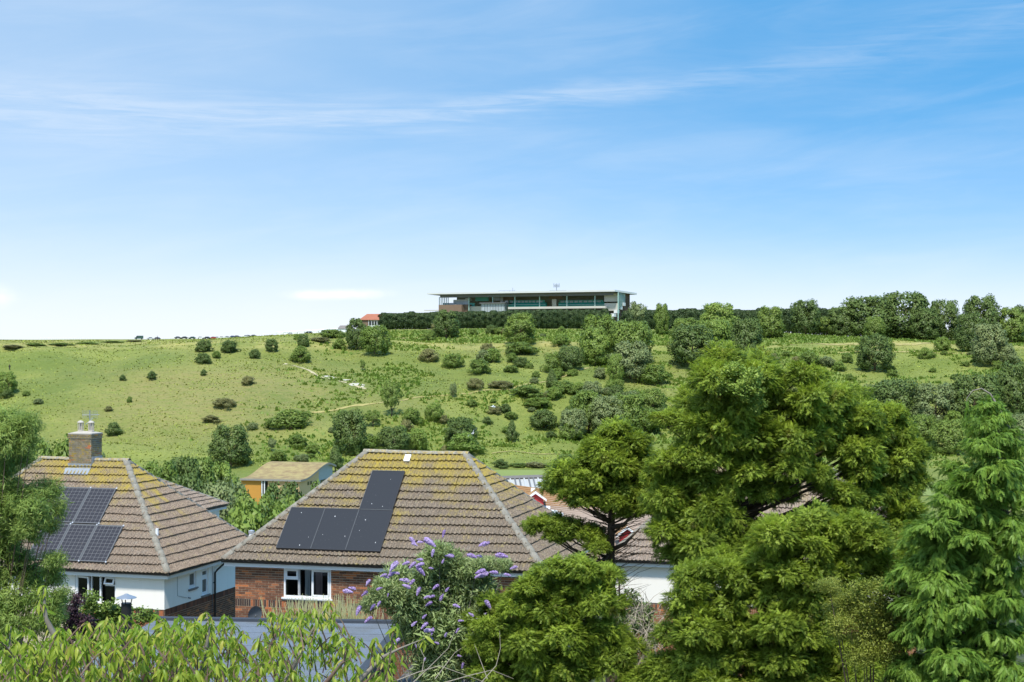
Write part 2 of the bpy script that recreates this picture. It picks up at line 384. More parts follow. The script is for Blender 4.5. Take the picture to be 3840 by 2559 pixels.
# ------------------------------------------------------------------ terrain
def vnoise(x, y, seed=0):
    xi = np.floor(x).astype(np.int64); yi = np.floor(y).astype(np.int64); xf = x - xi; yf = y - yi
    def h(a, b):
        n = (a*374761393 + b*668265263 + seed*974711) & 0x7fffffff
        n = ((n ^ (n >> 13))*1274126177) & 0x7fffffff
        return ((n ^ (n >> 16)) & 0xffff)/65535.0
    u = xf*xf*(3 - 2*xf); v = yf*yf*(3 - 2*yf)
    return (h(xi, yi)*(1-u) + h(xi+1, yi)*u)*(1-v) + (h(xi, yi+1)*(1-u) + h(xi+1, yi+1)*u)*v
def fbm(x, y, o=4, seed=0):
    t = 0; a = 0.5
    for k in range(o): t = t + a*vnoise(x*2**k, y*2**k, seed + k); a *= 0.5
    return t
def sst(x, a, b):
    t = np.clip((x - a)/(b - a), 0, 1); return t*t*(3 - 2*t)
BY = np.array([-60, 0, 12, 30, 38, 46, 60, 80, 100, 150, 250, 310, 384, 388, 4000.])
BZ = np.array([-4.5, -5.8, -7.2, -9.2, -10.0, -11.0, -12.8, -14, -15.5, -19.5, -26, -30.3, -30.5, -30.4, -30.4])
def terrain(x, y):
    x = np.asarray(x, float); y = np.asarray(y, float)
    near = np.interp(y, BY, BZ)
    foot = 388 + 6*np.sin(x/47.0); crest = 532 + 7*np.sin(x/90.0 + 1.0)
    t = np.clip((y - foot)/(crest - foot), 0, 1)
    s = t - 0.085*np.sin(2*math.pi*t)*0.9
    zc = -0.9 + 0.5*np.sin(x/60.0 + 2)
    hill = (zc + 30.4)*s
    top = sst(y, crest + 6, crest + 66)*(1.3 + 3.4*sst(x, -125, -35) - 3.2*sst(x, 85, 150))
    z = near + hill + top
    on = sst(y, foot - 2, foot + 14)*(1 - 0.75*sst(y, crest - 6, crest + 30))
    z = z + on*((fbm(x/42, y/42, 3, 3) - 0.44)*6.5 + (fbm(x/11, y/7, 3, 9) - 0.44)*1.9 + (vnoise(x/5, y/2.4, 21) - 0.5)*0.35)
    # old diagonal track cut across the left-hand slope
    ln = (y - 512) - 0.16*(x + 150)
    z = z - on*0.9*np.exp(-(ln/2.6)**2)*sst(-x, 85, 120)
    # terrace bank below the top track on the right
    z = z - 0.8*np.exp(-((y - (crest - 7))/3.0)**2)*sst(x, 20, 60)
    return z
terrain0 = terrain
def terrain(x, y):
    x = np.asarray(x, float); y = np.asarray(y, float); z = terrain0(x, y); k = np.clip(y, 610, 1100)/610.
    far = terrain0(x/k, np.minimum(y, 610 + 0*y))*k + 0.0016*(np.clip(y, 610, 1100) - 610)
    return np.where(y > 610, far, z)
def lin(a, b, n): return list(np.linspace(a, b, n, endpoint=False))
ys = np.array(lin(-60, 90, 50) + lin(90, 384, 50) + lin(384, 560, 190) + lin(560, 640, 40) + lin(640, 1100, 40) + lin(1100, 4200, 14) + [4200])
xs = np.array(sorted([-s*v for s in (-1, 1) for v in lin(230, 420, 14) + lin(420, 3000, 12) + [3000]] + lin(-230, 230.01, 240)))
GX, GY = np.meshgrid(xs, ys); GZ = terrain(GX, GY)
nv = np.stack([GX.ravel(), GY.ravel(), GZ.ravel()], 1); nxn = len(xs); nyn = len(ys)
ii = (np.arange(nyn-1)[:, None]*nxn + np.arange(nxn-1)[None, :]).ravel()
fc = np.stack([ii, ii+1, ii+1+nxn, ii+nxn], 1)
me = np_mesh('ground', nv, fc, M_['hill'], smooth=True); me.materials.append(M_['garden'])
fy = nv[fc[:, 0], 1]; me.polygons.foreach_set('material_index', (fy < 215).astype(np.int32))
ground = link(bpy.data.objects.new('ground', me)); tag(ground, kind='structure', label='green grassy hillside rising beyond the houses to a level skyline')
def gz(x, y):
    x = np.asarray(x, float); y = np.asarray(y, float)
    i = np.clip(np.searchsorted(xs, x) - 1, 0, nxn-2); j = np.clip(np.searchsorted(ys, y) - 1, 0, nyn-2)
    fx = (x - xs[i])/(xs[i+1] - xs[i]); fy_ = (y - ys[j])/(ys[j+1] - ys[j])
    return (GZ[j, i]*(1-fx) + GZ[j, i+1]*fx)*(1-fy_) + (GZ[j+1, i]*(1-fx) + GZ[j+1, i+1]*fx)*fy_
def hit(u, v, y0=300, y1=1400):
    d = np.arange(y0, y1, 0.5); x = (u - CX)/F*d; z = -(v - CY)/F*d
    k = np.nonzero(gz(x, d) >= z)[0]
    dd = d[k[0]] if len(k) else 900.0
    xx = (u - CX)/F*dd
    return Vector((xx, dd, float(gz(xx, dd))))
def hitD(x, y, **k): return hit(x*K, y*K, **k)

# playing field strip at the foot of the hill
mb = MB(); xsF = np.linspace(-9, 90, 40); ysF = np.linspace(318, 383, 14)
for i in range(len(xsF)-1):
    for j in range(len(ysF)-1):
        q = [(a, b_, float(gz(a, b_)) + 0.12) for a, b_ in ((xsF[i], ysF[j]), (xsF[i+1], ysF[j]), (xsF[i+1], ysF[j+1]), (xsF[i], ysF[j+1]))]
        mb.quad(*q)
tag(mb.build('playing_field', M_['field']), kind='structure', label='pale mown playing field at the foot of the hill')

def path_strip(name, pts, w, mat, label, lift=0.10):
    P = [hitD(*p) if len(p) == 2 else Vector(p) for p in pts]; Q = []
    for a, b_ in zip(P, P[1:]):
        n = max(2, int((b_ - a).length/1.5))
        Q += [a.lerp(b_, k/n) for k in range(n)]
    Q.append(P[-1]); mb = MB(); prev = None
    for i, q in enumerate(Q):
        t = Q[min(i+1, len(Q)-1)] - Q[max(i-1, 0)]; t.z = 0; t.normalize(); s = Vector((-t.y, t.x, 0))
        ww = w*(0.65 + 0.7*R.random()); jj = (R.random() - 0.5)*w*0.5
        ln_ = []
        for k in range(4):
            c = q + s*(jj + ww*(k/3 - 0.5)); c.z = float(gz(c.x, c.y)) + lift; ln_.append(tuple(c))
        if prev:
            for k in range(3): mb.quad(prev[k], prev[k+1], ln_[k+1], ln_[k])
        prev = ln_
    tag(mb.build(name, mat), kind='structure', label=label)
path_strip('path', [(655, 838), (720, 858), (775, 876), (840, 895)], 0.8, M_['path'], 'narrow chalky footpath slanting down the open slope')
path_strip('path', [(700, 949), (780, 943), (870, 927), (950, 915), (1080, 905), (1180, 893), (1280, 872), (1390, 849)], 0.8, M_['drypath'], 'trodden path climbing gently across the middle of the slope')
path_strip('path', [(900, 779), (1000, 777), (1100, 778), (1300, 784), (1520, 788), (1750, 792), (1900, 793), (2100, 793), (2340, 793)], 2.2, M_['drypath'], 'bleached grass track running along the top of the slope')
path_strip('path', [(1790, 808), (1950, 811), (2100, 809), (2330, 813)], 1.0, M_['drypath'], 'second thin grass track below the top track')
path_strip('path', [(1130, 1043), (1250, 1045), (1330, 1045)], 0.9, M_['drypath'], 'faint yellow track just above the playing field')
path_strip('path', [(640, 838), (660, 837)], 0.8, M_['path'], 'short upper end of the chalky footpath')

# bare chalk scars (real slabs of chalk lying in the turf)
for pts, w, lab in (([(738, 858), (770, 868), (838, 890)], 0.55, 'broken white chalk scar beside the slanting footpath'),):
    P = [hitD(*p) for p in pts]; mb = MB()
    for k in range(16):
        t = R.random()*(len(P)-1); i = int(t); q = P[i].lerp(P[i+1], t - i)
        cx_, cy_ = q.x + R.uniform(-.8, .8), q.y + R.uniform(-1.4, .8); r0 = R.uniform(.25, .8)*(1 + (k % 5 == 0))
        z0 = float(gz(cx_, cy_)); ring = []
        for a in range(7):
            w_ = a*2*math.pi/7; rr = r0*R.uniform(.6, 1.1); xx, yy = cx_ + rr*1.6*math.cos(w_), cy_ + rr*math.sin(w_)
            ring.append((xx, yy, float(gz(xx, yy)) + 0.06))
        b0 = len(mb.v); mb.v += ring + [(cx_, cy_, z0 + 0.22)]
        for a in range(7): mb.f.append((b0+a, b0+(a+1) % 7, b0+7)); mb.m.append(0)
    o = mb.build('chalk_scar', M_['chalk']); tag(o, lab, None, None, 'stuff')

# grass tufts: uncountable ground cover
def scatter_tufts(name, n, xr, yr, h, wmul, mat, dens, label, blades=3):
    y = NR.uniform(*yr, n); x = NR.uniform(-1, 1, n)*(y*0.335)
    x = np.clip(x, *xr); keep = dens(x, y) > NR.random(n); x = x[keep]; y = y[keep]; n = len(x)
    z = gz(x, y); V = []; C = []
    hh = h*NR.uniform(0.45, 1.4, n)
    base_c = np.clip(fbm(x/9, y/9, 3, 5)*1.3 - 0.1 + NR.normal(0, .16, n), 0, 1)
    for k in range(blades):
        a = NR.uniform(0, 2*math.pi, n); wd = hh*wmul*NR.uniform(.6, 1.3, n)
        lx, ly = np.cos(a)*wd, np.sin(a)*wd; ox, oy = NR.normal(0, .25, n)*wd*2, NR.normal(0, .25, n)*wd*2
        p0 = np.stack([x-lx+ox, y-ly+oy, z-0.05], 1); p1 = np.stack([x+lx+ox, y+ly+oy, z-0.05], 1)
        p2 = np.stack([x+ox+ly*.6, y+oy-np.abs(lx)*.6, z+hh], 1)
        V.append(np.stack([p0, p1, p2], 1)); C.append(np.stack([base_c*.8, base_c*.8, base_c], 1))
    V = np.concatenate(V).reshape(-1, 3); C = np.concatenate(C).reshape(-1)
    o = link(bpy.data.objects.new(name, np_mesh(name, V, np.arange(len(V)).reshape(-1, 3), mat, C, nrm=np.tile(np.array([0, -.25, 1.]), (len(V), 1)) + NR.normal(0, .22, (len(V), 3)))))
    tag(o, label, None, None, 'stuff'); return o
scatter_tufts('grass_tufts', 80000, (-230, 230), (388, 600), 0.20, 1.0, M_['tuft'],
              lambda x, y: 0.25 + 0.9*sst(fbm(x/14, y/10, 4, 31), .38, .62), 'rough grass tufts over the whole hillside', 2)
scatter_tufts('rank_herbs', 70000, (-90, 230), (392, 590), 0.62, 0.75, M_['f_light'],
              lambda x, y: np.where(np.abs(y - (530 + 7*np.sin(x/90.0 + 1.0))) < 6, 0.0, 1.0)*sst(fbm(x/18, y/12, 4, 77), .42, .60)*sst(x, -85, -5) + 0.8*sst(y, 540, 552)*sst(x, -60, -40)*(1-sst(y, 580, 596)), 'rank green herbs and bramble among the bushes', 3)

# ------------------------------------------------------------------ trees seen from afar
def crown_mesh(name, seed, nl, per, leaf, kind='round'):
    """unit crown: width 1, height 1 (z 0..1). many leaf faces gathered in uneven lobes"""
    g = np.random.default_rng(seed); C = []; Rr = []
    for i in range(nl):
        a = g.uniform(0, 2*math.pi); t = g.uniform(0, 1)
        if kind == 'round': z = 0.10 + 0.78*t; rad = 0.37*math.sqrt(max(0.04, 1 - ((z - 0.42)/0.56)**2))*g.uniform(.72, 1.06)
        elif kind == 'cone': z = 0.12 + 0.80*t; rad = 0.42*(1.05 - t)*g.uniform(.4, 1.0)
        elif kind == 'low': z = 0.10 + 0.68*t; rad = 0.40*math.sqrt(max(0.05, 1 - (t*0.95)**2))*g.uniform(.3, 1.1)
        else: z = 0.30 + 0.58*t; rad = 0.33*math.sqrt(max(0.05, 1 - ((t - 0.45)/0.62)**2))*g.uniform(.5, 1.15)
        C.append((rad*math.cos(a), rad*math.sin(a), z)); Rr.append(g.uniform(.08, .145)*(0.8 if kind == 'sparse' else 1.0)*(1.15 - 0.35*t if kind == 'cone' else 1))
    C = np.array(C); Rr = np.array(Rr); idx = g.integers(0, nl, nl*per)
    d = g.normal(size=(len(idx), 3)); d[:, 2] += 0.25; d /= np.linalg.norm(d, axis=1)[:, None]
    p = C[idx] + d*(Rr[idx]*g.uniform(.55, 1.08, len(idx)))[:, None]*np.array([1, 1, 1.5 if kind == 'low' else .95])
    nrm = d + g.normal(0, .55, d.shape); nrm /= np.linalg.norm(nrm, axis=1)[:, None]
    a = np.cross(nrm, g.normal(size=d.shape)); a /= np.linalg.norm(a, axis=1)[:, None]; b_ = np.cross(nrm, a)
    s = leaf*g.uniform(.6, 1.5, len(idx))[:, None]
    V = np.stack([p - a*s, p - b_*s*.55, p + a*s, p + b_*s*.55], 1).reshape(-1, 3)
    lc = g.uniform(.15, .85, nl)[idx]*.6 + g.uniform(0, .4, len(idx))
    V[:, 2] = np.maximum(V[:, 2], 0.0)
    cn = d*.60 + (p - np.array([0, 0, .30]))*1.7 + np.array([0, 0, .15]) + g.normal(0, .16, d.shape)
    return np_mesh(name, V, np.arange(len(V)).reshape(-1, 4), M_['f_mid'], np.repeat(lc, 4), nrm=np.repeat(cn, 4, 0))
CROWN = {'round': [crown_mesh('crown_round', 100+i, 84, 125, .022) for i in range(4)],
         'low': [crown_mesh('crown_low', 120+i, 60, 125, .025, 'low') for i in range(3)],
         'cone': [crown_mesh('crown_cone', 140+i, 70, 120, .021, 'cone') for i in range(2)],
         'sparse': [crown_mesh('crown_sparse', 160+i, 52, 85, .021, 'sparse') for i in range(3)]}
def trunk_mesh(seed, n=4):
    g = random.Random(seed); mb = MB()
    mb.tube([(0, 0, -0.06), (0.01, 0, 0.12), (0.0, 0.01, 0.32), (0.02, 0, 0.62)], [.030, .024, .018, .007], 7)
    for k in range(n):
        a = g.uniform(0, 6.28); r = g.uniform(.14, .26); z0 = g.uniform(.10, .34)
        mb.tube([(0, 0, z0), (r*.5*math.cos(a), r*.5*math.sin(a), z0 + .16), (r*math.cos(a), r*math.sin(a), z0 + .30)], [.013, .010, .004], 5)
    return mb.mesh('trunk', M_['bark'])
TRUNK = [trunk_mesh(i) for i in range(3)]
def far_tree(name, p, w, h, shape, mat, label, cat='bush', group=None, depth=None):
    r = empty(name, p, R.uniform(-.5, .5) if shape == 'hedge' else R.uniform(0, 6.28))
    r.scale = (w, depth or w*R.uniform(.85, 1.1), h); tag(r, label, cat, group)
    c = inst('crown', R.choice(CROWN[shape]), r, Matrix()); set_mat(c, M_[mat])
    inst('trunk', R.choice(TRUNK), r, Matrix())
    return r
NAMES = {'f_dark': 'dark green', 'f_mid': 'mid green', 'f_light': 'light yellow-green', 'f_grey': 'grey-green', 'f_brown': 'brownish', 'f_pine': 'blackish green'}
def bushes(rows, where, group, name='bush', cat='bush', noun='bush', **kw):
    for (x, y, w, h, shape, mat) in rows:
        p = hitD(x, y, **kw); s = p.y/3737.0
        kind = {'round': 'rounded', 'low': 'low spreading', 'cone': 'upright pointed', 'sparse': 'loose open'}[shape]
        big = 'large ' if w*s > 12 else ('small ' if w*s < 4.2 else '')
        far_tree(name, p - Vector((0, 0, .1)), w*s*1.16, h*s*1.16, shape, 'f_' + mat, f'{big}{kind} {NAMES["f_"+mat]} {noun} {where}', cat, group + ', ' + NAMES['f_' + mat] + ' ' + kind + (' ' + big.strip() if big else ''))
# single trees and bushes scattered over the open slope on the left
bushes([(472,808,42,27,'low','dark'),(530,811,50,28,'low','dark'),(468,836,38,24,'low','dark'),(497,823,24,16,'low','mid'),(585,824,31,21,'low','dark'),(624,808,33,26,'round','dark'),
        (690,832,52,36,'low','mid'),(697,797,28,26,'round','dark'),(685,781,20,13,'low','light'),(282,875,18,14,'low','dark'),(349,871,25,18,'low','dark'),(468,863,18,14,'low','dark'),
        (262,1001,42,30,'low','dark'),(780,803,34,24,'low','mid'),(13,906,48,46,'round','light'),(15,915,30,20,'low','dark'),(572,884,32,20,'low','brown'),(515,936,52,20,'low','brown'),(485,971,46,16,'low','brown'),
        (298,925,14,14,'low','mid'),(250,945,20,12,'low','brown'),(60,910,20,12,'low','mid'),(88,928,26,12,'low','grey')],
       'on the open left-hand slope', 'scattered bushes on the open slope')
bushes([(820,803,50,64,'round','dark'),(862,814,68,60,'round','mid'),(1025,777,58,58,'round','dark'),(985,784,34,25,'low','mid'),(1195,791,68,64,'round','mid')],
       'below the tall dark hedge', 'trees below the dark hedge', 'slope_tree', 'tree', 'tree')
bushes([(900,957,50,78,'sparse','mid'),(857,982,42,36,'sparse','mid'),(803,1042,82,90,'round','dark'),(905,1042,74,56,'round','dark'),(850,1042,62,42,'low','mid'),(960,1038,52,50,'low','light'),
        (682,1028,52,30,'low','mid'),(625,1038,26,30,'sparse','grey'),(947,977,46,38,'low','mid'),(998,967,42,40,'low','light'),(1018,972,26,18,'low','brown'),(1058,1022,74,56,'round','dark'),(1068,1045,92,48,'low','light'),
        (1176,1016,35,44,'cone','dark'),(1248,983,74,40,'low','dark'),(720,1040,40,22,'low','light'),(640,1060,44,26,'low','mid'),(770,1085,52,54,'cone','dark')],
       'low on the slope above the house roofs', 'bushes low on the slope')
bushes([(1268,895,33,42,'cone','dark'),(1041,914,20,32,'sparse','grey'),(1092,894,42,24,'low','brown'),(1040,846,50,32,'low','mid'),(985,831,46,28,'low','brown'),(1098,858,62,32,'low','mid'),
        (1290,794,44,25,'low','light'),(1195,813,84,26,'low','mid'),(1130,832,52,30,'low','light'),(1120,809,32,20,'low','brown'),(1310,852,62,52,'round','dark'),(1270,853,52,42,'low','mid'),
        (1210,912,84,26,'low','mid'),(1290,903,62,28,'low','mid'),(1150,892,60,16,'low','brown'),(1240,935,70,22,'low','light'),(833,852,16,24,'sparse','mid'),(1330,905,40,26,'low','light')],
       'among the rough scrub in mid slope', 'scrub in mid slope')
bushes([(1378,817,92,84,'round','mid'),(1368,840,70,78,'round','light'),(1450,838,104,92,'round','mid'),(1447,872,92,78,'round','grey'),(1415,882,36,62,'round','light'),(1500,882,72,42,'low','mid'),
        (1590,842,112,86,'round','dark'),(1640,806,94,64,'round','light'),(1715,828,72,88,'round','dark'),(1575,790,74,54,'round','mid'),(1660,845,90,60,'low','mid')],
       'in the clump under the grandstand', 'clump of trees on the slope', 'slope_tree', 'tree', 'tree')
bushes([(1860,840,52,32,'low','mid'),(2010,852,84,74,'round','dark'),(1985,803,40,28,'low','light'),(2038,803,38,26,'low','light'),(2165,807,42,32,'low','light'),(2125,825,32,26,'low','light'),
        (2230,807,66,78,'round','dark'),(2275,838,92,84,'round','grey'),(2318,842,52,48,'low','grey'),(1770,834,40,22,'low','brown'),(1900,842,44,22,'low','grey')],
       'along the grass track on the right', 'bushes along the grass track')
bushes([(2060,965,124,84,'round','dark'),(2150,985,114,92,'round','grey'),(2240,975,114,104,'round','dark'),(2335,965,96,116,'round','dark'),(2180,1045,84,72,'round','mid'),(2120,1022,72,62,'round','mid'),
        (2192,1000,46,50,'round','light'),(2300,905,80,50,'low','mid'),(2000,930,70,44,'low','grey'),(2350,1040,80,80,'round','grey')],
       'in the thicket behind the drooping conifer', 'thicket on the right slope', 'thicket_tree', 'tree', 'tree')
bushes([(1318,1008,72,62,'round','grey'),(1352,992,84,84,'round','mid'),(1395,1003,84,84,'round','grey'),(1440,988,84,74,'round','mid'),(1360,922,52,42,'round','grey'),(1415,928,42,38,'round','dark'),
        (1480,992,84,52,'low','mid'),(1500,952,64,52,'round','mid'),(1330,945,62,34,'low','mid'),(1310,1012,52,42,'low','light'),(1450,940,60,40,'low','grey'),(1530,985,50,50,'low','dark')],
       'in the copse behind the conifers', 'copse behind the conifers', 'copse_tree', 'tree', 'tree')
bushes([(1150,1076,42,20,'low','dark'),(1300,1072,74,28,'low','mid'),(1230,1074,60,12,'low','brown'),(1190,1073,44,9,'low','mid'),(1265,1074,40,10,'low','mid')],
       'beside the playing field', 'bushes beside the playing field')
# smaller scrub that runs between the bushes
rs = random.Random(91)
def scrub(n, xr, yr, wr, where, group):
    rows = []
    for k in range(n):
        w = rs.uniform(*wr); rows.append((rs.uniform(*xr), rs.uniform(*yr), w, w*rs.uniform(.4, .75), 'low', rs.choice(('mid', 'light', 'mid', 'brown', 'grey', 'dark'))))
    bushes(rows, where, group)
scrub(46, (1080, 1520), (800, 1010), (14, 40), 'in the scrubby patches between the clumps', 'small scrub between the clumps')
scrub(26, (560, 1100), (985, 1066), (14, 36), 'in the rough grass above the roofs', 'small scrub above the roofs')
scrub(20, (1780, 2350), (815, 880), (14, 34), 'on the bank below the grass track', 'small scrub below the grass track')
scrub(16, (960, 1300), (762, 776), (16, 34), 'in the nettle strip under the hedge', 'small scrub under the hedge')
# elongated hedge-like bush
p = hitD(668, 986); far_tree('bush', p, 16, 5.6, 'low', 'f_mid', 'long low hedge-shaped green bush lying across the slope', 'bush', depth=7)
p = hitD(530, 1073); far_tree('slope_tree', p, 11.6, 10.2, 'round', 'f_dark', 'big dense dark green tree above the curved-roof building', 'tree')

# skyline hedge of wind-clipped cypresses, one tree after another
def hedge_row(x0, x1, ytop0, ytop1, ybase, d, step, label, group, skip=()):
    x = x0
    while x < x1:
        t = (x - x0)/(x1 - x0); P = rayD(x, ybase, d); zg = float(gz(P.x, d)); P.z = zg
        top = -(ytop0*(1-t) + ytop1*t - 784.3)/3737*d; h = max(3.0, top - zg)*R.uniform(.95, 1.05)
        r = empty('hedge_tree', P, R.uniform(0, 6.28)); w = step*d/3737*1.85
        r.scale = (w, w*1.1, h); tag(r, label, 'tree', group)
        c = inst('crown', R.choice(HCROWN), r, Matrix()); set_mat(c, M_['f_pine'])
        inst('trunk', R.choice(HTRUNK), r, Matrix())
        x += step*R.uniform(.85, 1.15)
def hedge_crown(seed):
    g = np.random.default_rng(seed); n = 5200
    z = 0.04 + 0.96*g.beta(1.35, 1.1, n); a = g.uniform(0, 2*math.pi, n); lump = 1 + .22*np.sin(a*3 + seed) * np.sin(z*17 + seed)
    rad = 0.5*np.sqrt(g.uniform(.35, 1, n))*lump*np.minimum(1, (1.04 - z)*5)**.5*np.minimum(1, .45 + z*1.6)
    p = np.stack([rad*np.cos(a), rad*np.sin(a), z], 1); d = p - np.array([0, 0, .5]); d[:, 2] *= .6; d /= np.linalg.norm(d, axis=1)[:, None] + 1e-6
    nrm = d + g.normal(0, .6, d.shape); nrm /= np.linalg.norm(nrm, axis=1)[:, None]
    aa = np.cross(nrm, g.normal(size=d.shape)); aa /= np.linalg.norm(aa, axis=1)[:, None]; b_ = np.cross(nrm, aa)
    s = np.array([.05, .05, .028])*g.uniform(.6, 1.4, n)[:, None]
    V = np.stack([p - aa*s, p - b_*s*.6, p + aa*s, p + b_*s*.6], 1).reshape(-1, 3)
    lc = np.clip(.5 + .5*np.sin(z*23 + a*2 + seed) * .6 + g.normal(0, .2, n), 0, 1)
    return np_mesh('hedge_crown', V, np.arange(len(V)).reshape(-1, 4), M_['f_pine'], np.repeat(lc, 4), nrm=np.repeat(d + g.normal(0, .35, d.shape), 4, 0))
HCROWN = [hedge_crown(i) for i in range(4)]
def htrunk(seed):
    g = random.Random(seed); mb = MB()
    for k in range(2):
        x, y = g.uniform(-.25, .25), g.uniform(-.2, .2)
        mb.tube([(x, y, -.05), (x + g.uniform(-.05, .05), y, .2), (x + g.uniform(-.1, .1), y, .5)], [.035, .028, .015], 5)
    return mb.mesh('hedge_trunk', M_['bark'])
HTRUNK = [htrunk(i) for i in range(3)]
hedge_row(882, 1392, 719, 712, 752, 612, 12.5, 'clipped dark cypress in the tall hedge before the grandstand', 'cypress hedge before the grandstand')
hedge_row(1440, 1940, 713, 709, 750, 618, 13, 'dark cypress in the shelter belt right of the grandstand', 'shelter belt right of the grandstand')
# loose skyline trees on the right
SKY = [(1465,742,60,50,'sparse','grey'),(1520,742,36,44,'round','mid'),(1650,756,94,58,'round','light'),(1770,780,66,74,'round','mid'),(1850,764,74,74,'round','dark'),(1900,778,60,50,'sparse','mid'),
       (1995,778,124,96,'round','dark'),(2080,780,126,108,'round','dark'),(2170,778,88,88,'round','dark'),(2255,776,90,96,'round','dark'),(2325,776,76,68,'round','mid'),(2010,782,50,54,'round','mid'),
       (1935,776,70,70,'round','dark'),(2125,780,80,70,'round','dark'),(2352,776,60,74,'round','dark'),(2215,782,40,30,'low','mid')]
SKYL = {1850: 'dark green tree at the end of the cypress shelter belt', 1995: 'wide dark green tree beside the tallest skyline tree', 2080: 'tallest dark green tree on the skyline', 2255: 'tall dark green skyline tree behind the grey-green track bushes', 2170: 'dark green skyline tree filling the dip past the tallest one'}
for (x, y, w, h, sh, mt) in SKY:
    d = 585 + R.uniform(-12, 12); P = rayD(x, y, d); P.z = float(gz(P.x, d)) - .2; s = d/3737; top = -(y - h - 784.3)*s
    lab = SKYL.get(x)
    far_tree('skyline_tree', P, w*s*1.12, (top - P.z)*1.05, sh, 'f_' + mt, lab or f'{ {"round":"broad","sparse":"thin airy","low":"squat"}[sh] } {NAMES["f_"+mt]} tree in the skyline belt on the right', 'tree', f'skyline trees on the right, {mt} {sh}')
for k in range(14):
    xx = 1945 + k*31; P = rayD(xx, 770, 592); P.z = float(gz(P.x, 592)) - .2
    far_tree('understorey_bush', P, R.uniform(7, 10), R.uniform(4.5, 6.5), 'low', 'f_dark', 'dark bush filling the foot of the skyline belt on the right', 'bush', 'understorey of the skyline belt')
# scrub along the top on the left and between track and hedge
bushes([(745,770,20,12,'low','dark'),(765,777,60,20,'low','mid'),(735,785,50,10,'low','brown'),(30,800,60,8,'low','brown'),(80,795,50,6,'low','light'),(140,793,60,5,'low','light'),(200,791,50,5,'low','light'),(260,788,60,5,'low','light'),(310,786,40,5,'low','brown')],
       'in the weedy strip along the crest', 'weedy strip along the crest')

# trees between the houses and the valley
def vtree(name, x, ytop, w, d, zbase, shape, mat, label, hmul=1.0, group=None):
    s = d/3737; P = rayD(x, ytop, d); zt = P.z; P.z = float(gz(P.x, d)) - .1
    return far_tree(name, P, max(w*s, .62*(zt - P.z)), zt - P.z, shape, mat, label, 'tree', group)
vtree('garden_tree', 510, 1058, 84, 190, 0, 'round', 'f_light', 'bright yellow-green domed tree left of the curved-roof building')
vtree('garden_tree', 365, 1055, 100, 165, 0, 'round', 'f_mid', 'mid green tree behind the left roof hip')
vtree('garden_tree', 413, 1046, 56, 170, 0, 'round', 'f_dark', 'narrow dark tree beside the left roof hip')
vtree('garden_tree', 450, 1040, 62, 175, 0, 'round', 'f_mid', 'rounded mid green tree next to the narrow dark tree')
vtree('garden_tree', 430, 1086, 90, 120, 0, 'round', 'f_dark', 'dark glossy tree above the low brown roof')
vtree('garden_tree', 520, 1099, 130, 100, 0, 'round', 'f_grey', 'grey-green bushy tree in front of the orange wall')
vtree('garden_tree', 650, 1103, 120, 112, 0, 'round', 'f_dark', 'dark leafy tree in front of the peach wall')
vtree('garden_tree', 590, 1122, 110, 96, 0, 'round', 'f_mid', 'mid green tree below the entrance of the curved-roof building')
vtree('garden_tree', 735, 1092, 90, 150, 0, 'low', 'f_mid', 'mid green shrubby tree at the grey end of the curved-roof building')
vtree('garden_tree', 600, 1140, 215, 68, 0, 'round', 'f_light', 'big light green willowy tree between the two tiled roofs')
vtree('garden_tree', 700, 1130, 90, 92, 0, 'round', 'f_mid', 'mid green tree tucked behind the solar-panel roof')
vtree('garden_tree', 120, 1000, 110, 120, 0, 'round', 'f_mid', 'leafy tree behind the chimney on the far left')
vtree('garden_tree', 200, 1030, 70, 150, 0, 'round', 'f_dark', 'dark tree behind the brick chimney')
vtree('garden_tree', 60, 1010, 90, 150, 0, 'round', 'f_dark', 'dark tree behind the willow-leaved tree')
vtree('garden_tree', 640, 1078, 130, 330, 0, 'low', 'f_mid', 'scrubby mid green tree behind the curved grass roof')
vtree('garden_tree', 1640, 1080, 160, 80, 0, 'round', 'f_dark', 'dark tree hidden behind the tall cypress')
# ------------------------------------------------------------------ houses
def rot_frame(vp):
    a = Vector((vp, -F, 0)).normalized(); return math.atan2(a.y, a.x), a, Vector((-a.y, a.x, 0))
G_ = 0.34
def tile_mesh(mat, w=0.3, g=G_):
    mb = MB(); N = 12; prof = []
    for k in range(N+1):
        t = k/N; prof.append((t*w, 0.042*max(0, math.sin(2*math.pi*2*t - 0.6))**0.8 if math.sin(2*math.pi*2*t - 0.6) > 0 else 0.0))
    y0, y1 = -0.045, g + 0.03; lo = [(x, y0, z + 0.080) for x, z in prof]; hi = [(x, y1, z + 0.006) for x, z in prof]
    bt = [(x, y0 + .012, z*.6 + 0.005) for x, z in prof]; mb.v = lo + hi + bt; n = N+1
    for k in range(N):
        mb.f.append((k, k+1, n+k+1, n+k)); mb.m.append(0)
        mb.f.append((2*n+k, 2*n+k+1, k+1, k)); mb.m.append(0)
    return mb.mesh('tile', mat)
def unit_brick(mat):
    mb = MB(); e = .012
    mb.v = [(0,0,0),(1,0,0),(1,0,1),(0,0,1),(0,.03,0),(1,.03,0),(1,.03,1),(0,.03,1)]
    mb.f = [(0,1,2,3),(1,5,6,2),(3,2,6,7),(4,0,3,7),(4,5,1,0)]; mb.m = [0]*5
    return mb.mesh('brick', mat)
BRICK = unit_brick(M_['brick']); SOLD = unit_brick(M_['soldier']); SOLDR = unit_brick(M_['soldier_red']); CHBR = unit_brick(M_['chbrick'])
